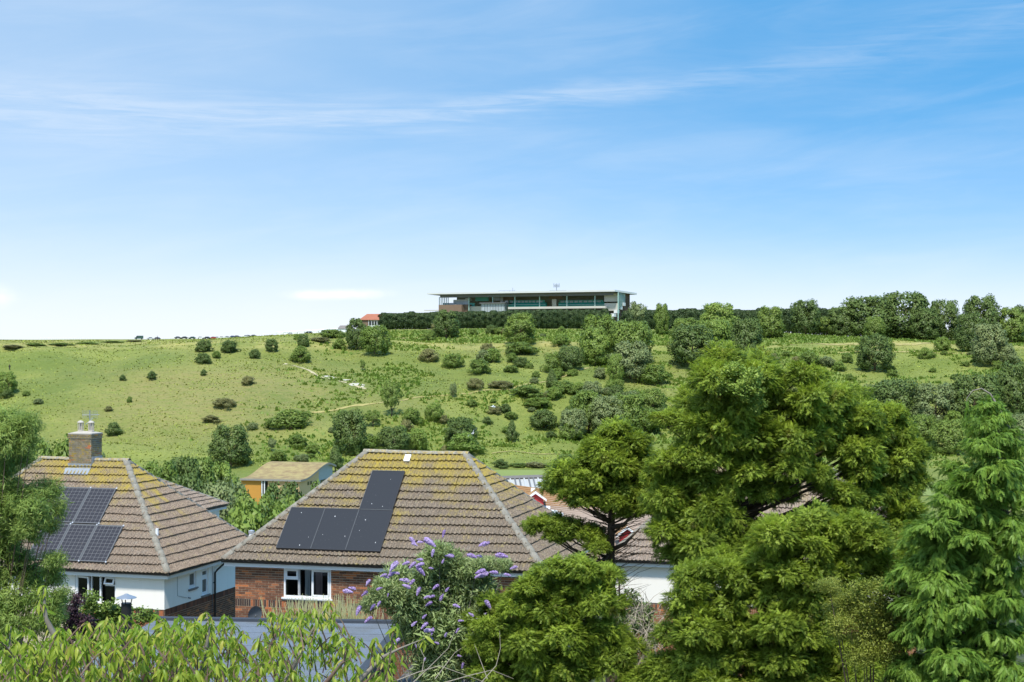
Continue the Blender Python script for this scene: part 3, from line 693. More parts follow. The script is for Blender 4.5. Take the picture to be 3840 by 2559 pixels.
def intervals(s0, s1, z0, z1, ops):
    iv = [(s0, s1)]
    for (a, b_, c, d) in ops:
        if z1 <= c + .002 or z0 >= d - .002: continue
        nv_ = []
        for (p, q) in iv:
            if b_ <= p or a >= q: nv_.append((p, q)); continue
            if a > p: nv_.append((p, a))
            if b_ < q: nv_.append((b_, q))
        iv = nv_
    return [x for x in iv if x[1] - x[0] > .03]
def panel_with_openings(mb, s0, s1, z0, z1, ops, M, y=0.0, reveal=0.10, rev=True):
    S_ = sorted({s0, s1, *[min(max(v, s0), s1) for o in ops for v in o[:2]]}); Z_ = sorted({z0, z1, *[min(max(v, z0), z1) for o in ops for v in o[2:]]})
    for i in range(len(S_)-1):
        for j in range(len(Z_)-1):
            cs, cz = (S_[i]+S_[i+1])/2, (Z_[j]+Z_[j+1])/2
            if any(o[0] < cs < o[1] and o[2] < cz < o[3] for o in ops): continue
            mb.quad(*[M @ Vector(p) for p in ((S_[i], y, Z_[j]), (S_[i+1], y, Z_[j]), (S_[i+1], y, Z_[j+1]), (S_[i], y, Z_[j+1]))])
    if rev:
        for (a, b_, c, d) in ops:
            for q in (((a,y,c),(a,y+reveal,c),(a,y+reveal,d),(a,y,d)), ((b_,y,d),(b_,y+reveal,d),(b_,y+reveal,c),(b_,y,c)),
                      ((a,y,d),(a,y+reveal,d),(b_,y+reveal,d),(b_,y,d)), ((b_,y,c),(b_,y+reveal,c),(a,y+reveal,c),(a,y,c))):
                mb.quad(*[M @ Vector(p) for p in q])
def brickwork(wall, M, s0, s1, z0, z1, ops, me=BRICK, soldier=None, ind=lambda s, z: True, pl=.225, ph=.075, soldier_me=SOLD):
    """bricks as children of the wall; those far from view joined in one mesh"""
    rest = MB(); z = z1; k = 0
    while z > z0 + .02:
        if soldier and abs(z - soldier) < ph*.6:
            zb = z - .225
            for (a, b_) in intervals(s0, s1, zb, z, ops):
                n = max(1, round((b_ - a)/.075)); w = (b_ - a)/n
                for q in range(n):
                    T = M @ Matrix.Translation((a + q*w + .005, R.uniform(-.003, .003), zb + .008)) @ Matrix.Diagonal((w - .012, 1, .209, 1))
                    if ind(a + q*w, zb): inst('soldier_brick', soldier_me, wall, T)
                    else: rest.add([T @ v.co for v in me.vertices], [(0,1,2,3),(1,5,6,2),(3,2,6,7),(4,0,3,7)])
            z = zb; k += 1; continue
        zb = z - ph
        for (a, b_) in intervals(s0, s1, zb, z, ops):
            st = math.floor((a - s0)/pl)*pl + s0 - (pl/2 if k % 2 else 0)
            while st < b_:
                p, q = max(st, a) + .004, min(st + pl, b_) - .006
                if q - p > .035:
                    T = M @ Matrix.Translation((p, R.uniform(-.003, .003), zb + .006)) @ Matrix.Diagonal((q - p, 1, ph - .014, 1))
                    if ind(p, zb): inst('brick', me, wall, T)
                    else: rest.add([T @ v.co for v in me.vertices], [(0,1,2,3),(1,5,6,2),(3,2,6,7),(4,0,3,7)])
                st += pl
        z = zb; k += 1
    if rest.v: tag(rest.build('bricks', me.materials[0], wall), kind='stuff')
def window(house, M, w, h, panes, name='window', depth=0.09, sill=None, label=None):
    """M: frame with x along the wall, y into it, origin bottom-left of the opening. panes: (x0,x1,z0,z1,kind,angle)"""
    mb = MB(); t = .055; y0, y1 = depth - .05, depth + .03
    mb.box(0, t, y0, y1, 0, h, M); mb.box(w-t, w, y0, y1, 0, h, M); mb.box(t, w-t, y0, y1, h-t, h, M); mb.box(t, w-t, y0, y1, 0, t, M)
    xsn = sorted({p[1] for p in panes if p[1] < w - .1}); 
    for p in panes:
        if p[1] < w - .1:
            nx = min([q[0] for q in panes if q[0] >= p[1] - .001] + [p[1] + .06])
            if nx > p[1]: mb.box(p[1], nx, y0 + .001, y1 - .001, t, h - t, M)
    done = set()
    for p in panes:
        for q in panes:
            if abs(p[0]-q[0]) < .01 and q[2] > p[3] - .001 and (p[0], p[3]) not in done:
                done.add((p[0], p[3])); mb.box(p[0], p[1], y0 + .002, y1 - .002, p[3], q[2], M)
    win = mb.build(name, M_['upvc'], house)
    if label: win['label'] = label
    for (x0, x1, z0, z1, kind, ang) in panes:
        f = .05; A = Matrix.Translation((x0, depth - .06, z0))
        if kind == 'vent': A = M @ Matrix.Translation((x0, depth - .06, z1)) @ Matrix.Rotation(math.radians(-ang), 4, 'X') @ Matrix.Translation((0, 0, z0 - z1))
        elif kind == 'side': A = M @ Matrix.Translation((x0, depth - .06, z0)) @ Matrix.Rotation(math.radians(-ang), 4, 'Z')
        else: A = M @ A
        ww, hh = x1 - x0, z1 - z0; par = win
        if kind != 'fixed':
            c = MB(); c.box(0, f, 0, .05, 0, hh); c.box(ww-f, ww, 0, .05, 0, hh); c.box(f, ww-f, 0, .05, 0, f); c.box(f, ww-f, 0, .05, hh-f, hh)
            c.build('casement', M_['upvc'], win, mat=A)
        else: f = 0.0
        g = MB(); g.quad((f, .028, f), (ww-f, .028, f), (ww-f, .028, hh-f), (f, .028, hh-f))
        g.build('pane', M_['frost'] if kind == 'frost' else M_['glass'], win, mat=A)
    if sill:
        mb = MB(); mb.box(-.06, w + .06, -.06, depth, -.05, -.002, M); mb.box(-.03, w + .03, -.03, depth, -.08, -.05, M); mb.build('sill', M_[sill], win)
    mb = MB(); e = .25; y = depth + .02
    for q in (((-e,y+1.6,-e),(w+e,y+1.6,-e),(w+e,y+1.6,h+e),(-e,y+1.6,h+e)), ((-e,y,-e),(-e,y+1.6,-e),(-e,y+1.6,h+e),(-e,y,h+e)), ((w+e,y+1.6,-e),(w+e,y,-e),(w+e,y,h+e),(w+e,y+1.6,h+e)),
              ((-e,y,-e),(w+e,y,-e),(w+e,y+1.6,-e),(-e,y+1.6,-e)), ((-e,y,h+e),(-e,y+1.6,h+e),(w+e,y+1.6,h+e),(w+e,y,h+e))):
        mb.quad(*[M @ Vector(p) for p in q])
    mb.build('room_interior', M_['dark'], win)
    return win
def curtain(win, M, x0, x1, z0, z1, y, mat, waves=5):
    mb = MB(); n = waves*6
    for k in range(n):
        a, b_ = k/n, (k+1)/n
        f = lambda t, zz: M @ Vector((x0 + (x1-x0)*t*(1 - .18*(zz == z0)*0), y + .03*math.sin(t*waves*6.28), zz))
        mb.quad(f(a, z0), f(b_, z0), f(b_, z1), f(a, z1))
    mb.build('curtain', M_[mat], win, True)

def house(Eleft, rz, Lh, h, r, H, tmat, label, n_front=200, n_right=100, low=False, hipmat='hip', overhang=0.3, rg=14):
    root = empty('house', (Eleft.x, Eleft.y, Eleft.z - H), rz); tag(root, label, 'house', None)
    T = math.hypot(h, r); g = T/rg
    # deck: closed hipped solid just under the tiles
    mb = MB(); e = [(0,0,H-.02),(Lh,0,H-.02),(Lh,2*h,H-.02),(0,2*h,H-.02),(h,h,H+r-.02),(Lh-h,h,H+r-.02)]
    mb.add(e, [(0,1,5,4),(1,2,5),(2,3,4,5),(3,0,4),(3,2,1,0)]); roof = mb.build('roof', M_['hip'] if low else tmat, root)
    tm = tile_mesh(tmat, g=g)
    rest = bmesh.new()
    def face(o, sd, length, upd, hl, budget, pick):
        s = Vector(sd); upv = Vector(upd).normalized(); nrm = s.cross(upv).normalized()
        M = Matrix((( s.x, upv.x, nrm.x, o[0]), (s.y, upv.y, nrm.y, o[1]), (s.z, upv.z, nrm.z, o[2]), (0,0,0,1)))
        kk = hl/T; cells = []
        for row in range(rg):
            t0 = row*g; nn = int(length/.3) + 1
            for c in range(nn):
                s0 = c*.3; lo_a, hi_a = (t0 - .05)*kk, length - (t0 - .05)*kk; lo_b, hi_b = (t0 + g + .03)*kk, length - (t0 + g + .03)*kk
                if s0 + .3 < lo_a or s0 > hi_a: continue
                full = s0 >= lo_b and s0 + .3 <= hi_b
                cells.append((row, c, full))
        ind = [x for x in cells if x[2]]; ind.sort(key=lambda x: pick(x[0]*g, x[1]*.3)); ind = set(ind[:budget])
        for cc in cells:
            row, c, full = cc
            L_ = Matrix.Translation((c*.3 + R.uniform(-.006, .006), row*g + R.uniform(-.009, .009) + .012*math.sin(c*.35 + row), R.uniform(0, .012))) @ Matrix.Rotation(R.gauss(0, .012), 4, 'Z')
            if cc in ind: inst('tile', tm, roof, M @ L_)
            else:
                b = bmesh.new(); b.from_mesh(tm); bmesh.ops.transform(b, matrix=L_, verts=b.verts)
                if not full:
                    for pn, pc in (((-1, kk, 0), (0, 0, 0)), ((1, kk, 0), (length, 0, 0))):
                        bmesh.ops.bisect_plane(b, geom=b.verts[:] + b.edges[:] + b.faces[:], plane_co=pc, plane_no=pn, clear_outer=True)
                bmesh.ops.transform(b, matrix=M, verts=b.verts)
                tmp = bpy.data.meshes.new('t'); b.to_mesh(tmp); b.free(); rest.from_mesh(tmp); bpy.data.meshes.remove(tmp)
    face((0, 0, H), (1, 0, 0), Lh, (0, h, r), h, n_front, lambda t, s: 0)
    face((Lh, 0, H), (0, 1, 0), 2*h, (-h, 0, r), h, n_right, lambda t, s: s)
    me = bpy.data.meshes.new('tiles'); rest.to_mesh(me); rest.free(); me.materials.append(tmat)
    o = link(bpy.data.objects.new('tiles', me), roof); tag(o, kind='stuff')
    # hip and ridge tiles, half round
    def cap_mesh(name, mat, ln=.40, rad=.125):
        mb = MB(); n = 8
        for y, rr in ((0, rad*1.03), (ln, rad*.97)):
            for k in range(n+1):
                a = math.pi*k/n; mb.v.append((rr*math.cos(a), y, rr*.72*math.sin(a)))
        for k in range(n): mb.f.append((k+1, k, n+1+k, n+2+k)); mb.m.append(0)
        mb.f.append(tuple(range(n+1))); mb.m.append(0)
        return mb.mesh(name, mat, True)
    hm, rm = cap_mesh('hip_tile', M_[hipmat]), cap_mesh('ridge_tile', M_['ridge'])
    def run(a, b_, me, nm, step=.36, lift=.01):
        a, b_ = Vector(a), Vector(b_); d = (b_ - a); n = max(1, int(d.length/step)); y = d.normalized()
        x = y.cross(Vector((0, 0, 1))).normalized(); z = x.cross(y)
        for k in range(n):
            p = a + d*(k/n) + z*(lift + R.uniform(0, .012) - .02*math.sin(math.pi*k/n)) + x*R.gauss(0, .006)
            M = Matrix(((x.x, y.x, z.x, p.x), (x.y, y.y, z.y, p.y), (x.z, y.z, z.z, p.z), (0,0,0,1)))
            inst(nm, me, roof, M @ Matrix.Rotation(R.gauss(0, .012), 4, 'Z') @ Matrix.Diagonal((1, d.length/n/step, 1, 1)))
    run((Lh-.02, .02, H+.01), (Lh-h, h, H+r), hm, 'hip_tile'); run((0.02, .02, H+.01), (h, h, H+r), hm, 'hip_tile')
    run((Lh-.02, 2*h-.02, H+.01), (Lh-h, h, H+r), hm, 'hip_tile')
    run((0.02, 2*h-.02, H+.01), (h, h, H+r), hm, 'hip_tile')
    run((h-.1, h, H+r+.005), (Lh-h+.1, h, H+r+.005), rm, 'ridge_tile')
    # fascia, soffit, gutter
    mb = MB(); mb.box(.04, Lh-.04, .04, .065, H-.20, H-.02); mb.box(Lh-.065, Lh-.04, .065, 2*h-.04, H-.20, H-.02)
    mb.box(.06, Lh-.06, .065, overhang + .01, H-.20, H-.185); mb.box(Lh-overhang-.01, Lh-.065, overhang + .01, 2*h-.06, H-.20, H-.185)
    mb.build('fascia', M_['fascia'], root)
    mb = MB()
    def gut(p, q, out):
        p, q, out = Vector(p), Vector(q), Vector(out); n = 6; b0 = len(mb.v)
        for e in (p, q):
            for k in range(n+1):
                a = math.pi*k/n; mb.v.append(tuple(e + out*(.055 - .055*math.cos(a)) + Vector((0, 0, -.055*math.sin(a)))))
        for k in range(n): mb.f.append((b0+k, b0+k+1, b0+n+2+k, b0+n+1+k)); mb.m.append(0)
    gut((-.02, .035, H-.02), (Lh+.02, .035, H-.02), (0, -1, 0)); gut((Lh-.035, -.02, H-.02), (Lh-.035, 2*h, H-.02), (1, 0, 0))
    mb.build('gutter', M_['gutter'], root)
    return root, roof, T
def MF(Lh, h, H, oh=.3): return Matrix.Translation((oh, oh, H))
def MRt(Lh, h, H, oh=.3): return Matrix.Translation((Lh - oh, oh, H)) @ Matrix(((0,-1,0,0),(1,0,0,0),(0,0,1,0),(0,0,0,1)))
def shell(root, Lh, h, H, ops_f, ops_r, zbot, mat, name='wall', oh=.3, ztop=-.185):
    mb = MB(); w, d = Lh - 2*oh, 2*h - 2*oh
    panel_with_openings(mb, 0, w, zbot, ztop, ops_f, MF(Lh, h, H)); panel_with_openings(mb, 0, d, zbot, ztop, ops_r, MRt(Lh, h, H))
    ML = Matrix.Translation((oh, 2*h - oh, H)) @ Matrix(((0,1,0,0),(-1,0,0,0),(0,0,1,0),(0,0,0,1)))
    MBk = Matrix.Translation((Lh - oh, 2*h - oh, H)) @ Matrix(((-1,0,0,0),(0,-1,0,0),(0,0,1,0),(0,0,0,1)))
    panel_with_openings(mb, 0, d, zbot, ztop, [], ML); panel_with_openings(mb, 0, w, zbot, ztop, [], MBk)
    return mb.build(name, mat, root)

# --- the white rendered house on the left
rz1, ax1, ay1 = rot_frame(20750)
L1, h1, r1, H1 = 10.971, 3.718, 3.498, 5.3
E1r = ray(630, 2152, 55.3); E1 = E1r - ax1*L1
TM1 = tile_material('tiles_left_house', E1.z + r1, E1.z, (0.275, 0.212, 0.158), 1.0, 0.4)
hs1, roof1, T1 = house(E1, rz1, L1, h1, r1, H1, TM1, 'white rendered house with brick chimney and gridded solar panels on its tiled roof', 200, 100)
w1 = L1 - .6
ops_f = [(w1 - 3.47, w1 - 1.87, -1.17, -.215)]; ops_r = [(1.78, 2.34, -.84, -.235), (2.75, 3.28, -1.22, -.27)]
shell(hs1, L1, h1, H1, ops_f, ops_r, -1.29, M_['render'])
bw = MB(); F1, R1_ = MF(L1, h1, H1), MRt(L1, h1, H1)
for (Mx, ln_) in ((F1, w1), (R1_, 2*h1 - .6)):
    bw.quad(*[Mx @ Vector(p) for p in ((0, .035, -6.6), (ln_, .035, -6.6), (ln_, .035, -1.28), (0, .035, -1.28))])
bwall = bw.build('brick_wall', M_['mortar'], hs1)
brickwork(bwall, F1 @ Matrix.Translation((0, .024, 0)), w1 - 3.2, w1 + .0, -5.6, -1.295, [], soldier=-1.295, ind=lambda s, z: s > w1 - 1.7 and z > -2.0)
brickwork(bwall, R1_ @ Matrix.Translation((0, .024, 0)), 0, 2*h1 - .6, -5.6, -1.295, [], soldier=-1.295, ind=lambda s, z: s < 5.3 and z > -2.25, soldier_me=SOLDR)
win = window(hs1, F1 @ Matrix.Translation((ops_f[0][0], 0, ops_f[0][2])), 1.60, .955,
       [(.055, .60, .055, .90, 'side', 12), (.66, .95, .055, .90, 'fixed', 0), (1.17, 1.545, .055, .60, 'fixed', 0), (1.17, 1.545, .65, .90, 'vent', 28)], sill='mortar', label='white three-part window with an open casement and tilted vent')
window(hs1, R1_ @ Matrix.Translation((1.78, 0, -.84)), .56, .605, [(.055, .505, .055, .55, 'frost', 0)], sill='asbestos', label='small square obscured-glass window')
window(hs1, R1_ @ Matrix.Translation((2.75, 0, -1.22)), .53, .95, [(.055, .475, .055, .60, 'frost', 0), (.055, .475, .66, .895, 'frost', 0)], sill='asbestos', label='tall narrow two-light obscured window')
mb = MB(); pm = lambda s, o, z: R1_ @ Vector((s, o, z))
mb.tube([pm(3.88, -.36, -.06), pm(3.88, -.36, -.17), pm(3.74, -.12, -.42), pm(3.70, -.05, -.52), pm(3.70, -.05, -5.2)], .036, 8)
for z in (-.9, -2.2, -3.6): mb.box(3.64, 3.76, -.02, .0, z, z + .04, R1_)
mb.build('downpipe', M_['gutter'], hs1)
mb = MB(); mb.tube([pm(3.55, -.012, -.2), pm(3.56, -.012, -1.0), pm(3.52, -.012, -2.6)], .008, 5); mb.tube([pm(1.72, -.10, -1.15), pm(1.72, .02, -1.13)], .022, 8); mb.tube([pm(0.9, -.012, -.2), pm(0.92, -.012, -.95), pm(1.6, -.012, -1.12)], .006, 5); mb.build('cable', M_['grey'], hs1)
# solar panels with white cell grid
def roof_frame(h, r, H):
    u = Vector((0, h, r)).normalized(); n = Vector((1, 0, 0)).cross(u)
    return Matrix(((1, u.x, n.x, 0), (0, u.y, n.y, 0), (0, u.z, n.z, H), (0, 0, 0, 1)))
RF1 = roof_frame(h1, r1, H1); M_['ashlar_pv'] = flat('grey_panel_frame', (0.13, 0.135, 0.14), .4, .1, metal=.3)
def panel_cells(parent, M, w, t, nx, ny):
    mb = MB(); mb.box(.03, w-.03, .03, t-.03, .03, .050); p = mb.build('solar_panel', M_['pvline'], parent, mat=M)
    fr = MB(); fr.box(0, .03, 0, t, .0, .06); fr.box(w-.03, w, 0, t, 0, .06); fr.box(.03, w-.03, 0, .03, 0, .06); fr.box(.03, w-.03, t-.03, t, 0, .06)
    fr.build('frame', M_['ashlar_pv'], p)
    c = MB(); cw, ct = (w-.08)/nx, (t-.08)/ny
    for i in range(nx):
        for j in range(ny): c.box(.04 + i*cw + .0055, .04 + (i+1)*cw - .0055, .04 + j*ct + .0055, .04 + (j+1)*ct - .0055, .050, .053)
    tag(c.build('cells', M_['pvcell'], p), kind='stuff')
    cl = MB()
    for y in (.0, t):
        cl.box(w - .015, w + .035, y - .03, y + .03, .045, .066)
    cl.build('clamp', M_['alu'], p)
    return p
for k in range(3): panel_cells(hs1, RF1 @ Matrix.Translation((L1 - 2.45 - (k+1)*1.055 + .01, .28, .075)), 1.04, 1.64, 6, 10)
for k in range(3): panel_cells(hs1, RF1 @ Matrix.Translation((L1 - 3.45 - (k+1)*1.055 + .01, 1.98, .075)), 1.04, 1.66, 6, 10)
# roof vent pipe on the right-hand slope
mb = MB(); c0 = (L1 - 1.10, 1.25, H1 + 1.02); mb.lathe([(.0, .34), (.055, .34), (.055, -.1)], c0, 12); mb.build('vent_pipe', M_['upvc'], hs1)
mb = MB(); mb.lathe([(.055, .02), (.11, .0), (.20, -.16)], c0, 10); mb.build('vent_flashing', M_['lead'], hs1)
# chimney
def chimney(root, cx, cy, w, d, z0, z1):
    st = MB(); st.box(cx-w/2+.010, cx+w/2-.010, cy-d/2+.010, cy+d/2-.010, z0, z1-.03); ch = st.build('chimney', M_['chmortar'], root)
    for Mx, ln_ in ((Matrix.Translation((cx-w/2, cy-d/2, 0)), w), (Matrix.Translation((cx+w/2, cy-d/2, 0)) @ Matrix(((0,-1,0,0),(1,0,0,0),(0,0,1,0),(0,0,0,1))), d),
                    (Matrix.Translation((cx-w/2, cy+d/2, 0)) @ Matrix(((0,1,0,0),(-1,0,0,0),(0,0,1,0),(0,0,0,1))), d)):
        brickwork(ch, Mx, 0, ln_, z0 + .45, z1 - .22, [], me=CHBR)
        e = .03; M2 = Mx @ Matrix.Translation((-e, -e, 0)); brickwork(ch, M2, 0, ln_ + 2*e, z1 - .22, z1 - .06, [], me=CHBR)
    c = MB(); c.box(cx-w/2-.01, cx+w/2+.01, cy-d/2-.01, cy+d/2+.01, z1-.23, z1-.055); c.build('corbel', M_['chmortar'], ch)
    c = MB(); c.box(cx-w/2-.02, cx+w/2+.02, cy-d/2-.02, cy+d/2+.02, z1-.055, z1-.02); c.add([(cx-w/2,cy-d/2,z1-.02),(cx+w/2,cy-d/2,z1-.02),(cx+w/2,cy+d/2,z1-.02),(cx-w/2,cy+d/2,z1-.02),(cx-w/4,cy,z1+.05),(cx+w/4,cy,z1+.05)], [(0,1,5,4),(1,2,5),(2,3,4,5),(3,0,4)])
    c.build('mortar_capping', M_['cowl'], ch)
    for sx in (-.22, .22):
        p = MB(); px = cx + sx + .02; p.lathe([(.105, 0), (.10, .05), (.085, .07)], (px, cy, z1 + .02), 14); p.lathe([(.125, .33), (.120, .355), (.07, .40), (0, .42)], (px, cy, z1 + .02), 14); p.lathe([(0, .325), (.125, .33)], (px, cy, z1 + .02), 14)
        for k in range(8):
            a = k*math.pi/4 + .2; p.tube([(px + .095*math.cos(a), cy + .095*math.sin(a), z1 + .05), (px + .10*math.cos(a), cy + .10*math.sin(a), z1 + .36)], .016, 5)
        p.lathe([(.055, .04), (.055, .33)], (px, cy, z1 + .02), 10)
        p.build('chimney_pot', M_['cowl'], ch)
    return ch
ccx = L1 - 5.46; CHZ = H1 + r1
ch = chimney(hs1, ccx, h1 + .08, .94, .76, H1 + r1 - .65, CHZ + 1.02)
mb = MB(); mb.box(ccx-.49, ccx+.49, h1-.335, h1-.30, CHZ-.42, CHZ-.12); mb.box(ccx+.465, ccx+.495, h1-.27, h1+.45, CHZ-.30, CHZ+.14)
mb.box(-.52, .52, -.30, .0, .045, .065, Matrix.Translation((ccx, 0, 0)) @ RF1 @ Matrix.Translation((0, T1 - .50, .03))); mb.build('flashing', M_['lead'], hs1)
ae = MB(); bx, by, bz = ccx - .02, h1 + .42, CHZ + .8
ae.tube([(bx, by, bz), (bx, by, bz + 1.02)], .016, 6); ae.tube([(bx - .32, by, bz + .84), (bx + .34, by + .1, bz + .86)], .011, 5); ae.tube([(bx - .05, by-.2, bz + .50), (bx + .14, by, bz + .74)], .011, 5)
for k in range(8):
    t = -.30 + k*.085; ae.tube([(bx + t, by + .02, bz + .72), (bx + t, by + .02, bz + 1.02)], .008, 4)
ae.build('television_aerial', M_['zinc'], hs1)

# --- the brick house in the middle
rz2, ax2, ay2 = rot_frame(23200)
L2, h2, r2, H2 = 10.407, 3.527, 3.196, 5.2
E2 = ray(834, 2100, 51)
TM2 = tile_material('tiles_middle_house', E2.z + r2, E2.z, (0.240, 0.190, 0.140), 1.0, 0.8)
hs2, roof2, T2 = house(E2, rz2, L2, h2, r2, H2, TM2, 'brick house with four black solar panels and yellow lichen along its ridge', 200, 100)
F2, R2_ = MF(L2, h2, H2), MRt(L2, h2, H2); w2 = L2 - .6
opsb = [(1.64, 3.21, -1.13, -.21), (6.85, 8.35, -1.13, -.21)]
mort = MB(); panel_with_openings(mort, 0, w2, -6.5, -.19, opsb, F2 @ Matrix.Translation((0, .010, 0)), reveal=.08)
panel_with_openings(mort, 0, 2*h2 - .6, -6.5, -.19, [], R2_ @ Matrix.Translation((0, .010, 0)))
panel_with_openings(mort, 0, 2*h2 - .6, -6.5, -.19, [], Matrix.Translation((.3, 2*h2 - .3, H2)) @ Matrix(((0,1,0,0),(-1,0,0,0),(0,0,1,0),(0,0,0,1))))
panel_with_openings(mort, 0, w2, -6.5, -.19, [], Matrix.Translation((L2 - .3, 2*h2 - .3, H2)) @ Matrix(((-1,0,0,0),(0,-1,0,0),(0,0,1,0),(0,0,0,1))))
wl2 = mort.build('wall', M_['mortar'], hs2)
brickwork(wl2, F2, 0, w2, -5.6, -.195, opsb, soldier=-.195 - .075*14, ind=lambda s, z: (s < 4.6 or 8.3 < s < 8.9) and z > -2.15)
brickwork(wl2, R2_, 0, 2*h2 - .6, -2.8, -.195, [], soldier=-.195 - .075*14, ind=lambda s, z: False)
win = window(hs2, F2 @ Matrix.Translation((1.64, 0, -1.13)), 1.57, .92,
       [(.06, .47, .05, .55, 'fixed', 0), (.06, .47, .60, .865, 'side', 0), (.68, .92, .05, .865, 'fixed', 0), (.94, 1.51, .05, .865, 'side', 0)], depth=.06, sill='upvc', label='white window with curtains and a small top light')
Mw = F2 @ Matrix.Translation((1.64, 0, -1.13))
curtain(win, Mw, 1.00, 1.24, .04, .88, .13, 'curtain', 4); curtain(win, Mw, .66, .84, .04, .88, .13, 'net', 3)
win = window(hs2, F2 @ Matrix.Translation((6.85, 0, -1.13)), 1.5, .92, [(.06, .45, .05, .865, 'fixed', 0), (.51, .98, .05, .865, 'fixed', 0), (1.04, 1.44, .05, .865, 'side', 0)], depth=.06, sill='upvc', label='white window half hidden by the flowering shrub')
curtain(win, F2 @ Matrix.Translation((6.85, 0, -1.13)), .1, .9, .04, .86, .22, 'net', 6)
RF2 = roof_frame(h2, r2, H2)
def panel_black(parent, M, w, t):
    mb = MB(); mb.box(.02, w-.02, .02, t-.02, .02, .062); p = mb.build('solar_panel', M_['pvblack'], parent, mat=M)
    fr = MB(); fr.box(0, .02, 0, t, .0, .067); fr.box(w-.02, w, 0, t, 0, .067); fr.box(.02, w-.02, 0, .02, 0, .067); fr.box(.02, w-.02, t-.02, t, 0, .067); fr.build('frame', M_['pvframe'], p)
    cl = MB(); cl.box(.03, w-.03, t-.012, t+.004, .06, .072); cl.box(-.008, .006, .02, t-.02, .06, .0705); cl.build('trim_strip', M_['ashlar_pv'], p)
    d = MB()
    for k in range(3):
        x, y, rr = R.uniform(.1, w-.1), R.uniform(.1, t-.1), R.uniform(.006, .016)
        d.add([(x + rr*math.cos(a)*R.uniform(.6, 1), y + 1.6*rr*math.sin(a), .0645) for a in [i*1.047 for i in range(6)]], [(0,1,2,3,4,5)])
    d.build('bird_droppings', M_['upvc'], p)
for k in range(3): panel_black(hs2, RF2 @ Matrix.Translation((1.71 + k*1.148, .44, .085)), 1.135, 1.70)
panel_black(hs2, RF2 @ Matrix.Translation((1.71 + 2*1.148, 2.16, .085)), 1.10, 1.66)
mb = MB(); mb.box(0, .2, 0, .28, .04, .10); mb.build('roof_vent', M_['upvc'], hs2, mat=RF2 @ Matrix.Translation((4.93, 4.30, .03)))
# satellite dish on a wall bracket
mb = MB(); n = 20; prof = [(.0, .035), (.10, .030), (.18, .018), (.25, 0.0)]
mb.lathe(prof, (0, 0, 0), n); mb.lathe([(.25, 0), (.257, -.012)], (0, 0, 0), n)
dish_c = F2 @ Vector((.80, -.30, -1.66))
dsh = mb.build('satellite_dish', M_['grey'], hs2, True, mat=Matrix.Translation(dish_c) @ Matrix.Rotation(math.radians(38), 4, 'Z') @ Matrix.Rotation(math.radians(-72), 4, 'X') @ Matrix.Diagonal((.86, 1.12, 1, 1)))
mb = MB(); mb.tube([F2 @ Vector((.80, 0, -1.95)), F2 @ Vector((.80, -.16, -1.95)), F2 @ Vector((.81, -.26, -1.70))], .02, 6); mb.tube([dish_c + Vector((0, .02, -.2)), dish_c + Vector((.30, -.30, -.10))], .012, 5); mb.build('dish_bracket', M_['zinc'], hs2)
# boiler flue seen behind the left hip
fl = empty('flue_pipe', ray(943, 2030, 62) - Vector((0, 0, 1.2))); tag(fl, 'short white flue pipe poking up behind the brick house hip', 'pipe')
mb = MB(); mb.tube([(0, 0, -4.5), (0, 0, 1.55)], .10, 12); mb.build('pipe', M_['upvc'], fl); mb = MB(); mb.lathe([(.115, 1.50), (.115, 1.60), (.0, 1.63)], (0, 0, 0), 12); mb.build('cap', M_['alu'], fl)

# --- a lower house behind the left one
rz3 = rz1; h3, r3, L3, H3 = 3.7, 2.05, 11.0, 5.2
E3 = ray(854, 1892, 78) - ay1*2*h3 - ax1*L3
TM3 = tile_material('tiles_back_house', E3.z + r3, E3.z, (0.28, 0.225, 0.18), .5, .8)
hs3, _, _ = house(E3, rz3, L3, h3, r3, H3, TM3, 'house behind the white one with a low brown hipped roof', 0, 40)
shell(hs3, L3, h3, H3, [], [], -6.5, M_['render'])

# --- white rendered house seen through the conifers
h4, r4, L4, H4 = 3.6, 3.3, 11.5, 5.3
E4 = ray(2262, 2100, 60)
TM4 = tile_material('tiles_right_house', E4.z + r4, E4.z, (0.33, 0.26, 0.205), .35, .6)
hs4, _, _ = house(E4, rz1, L4, h4, r4, H4, TM4, 'white house with brown tiled roof half hidden behind the conifers', 60, 0)
w4 = L4 - .6; F4 = MF(L4, h4, H4)
shell(hs4, L4, h4, H4, [], [], -1.55, M_['render'])
bw = MB(); bw.quad(*[F4 @ Vector(p) for p in ((0, .035, -6.5), (w4, .035, -6.5), (w4, .035, -1.54), (0, .035, -1.54))]); bw4 = bw.build('brick_wall', M_['mortar'], hs4)
brickwork(bw4, F4 @ Matrix.Translation((0, .024, 0)), 0, w4, -5.6, -1.555, [], soldier=-1.555, ind=lambda s, z: s < 3.2 and z > -1.9)
mb = MB(); mb.tube([F4 @ Vector((.25, -.05, -.2)), F4 @ Vector((.25, -.05, -6))], .036, 8); mb.build('downpipe', M_['gutter'], hs4)

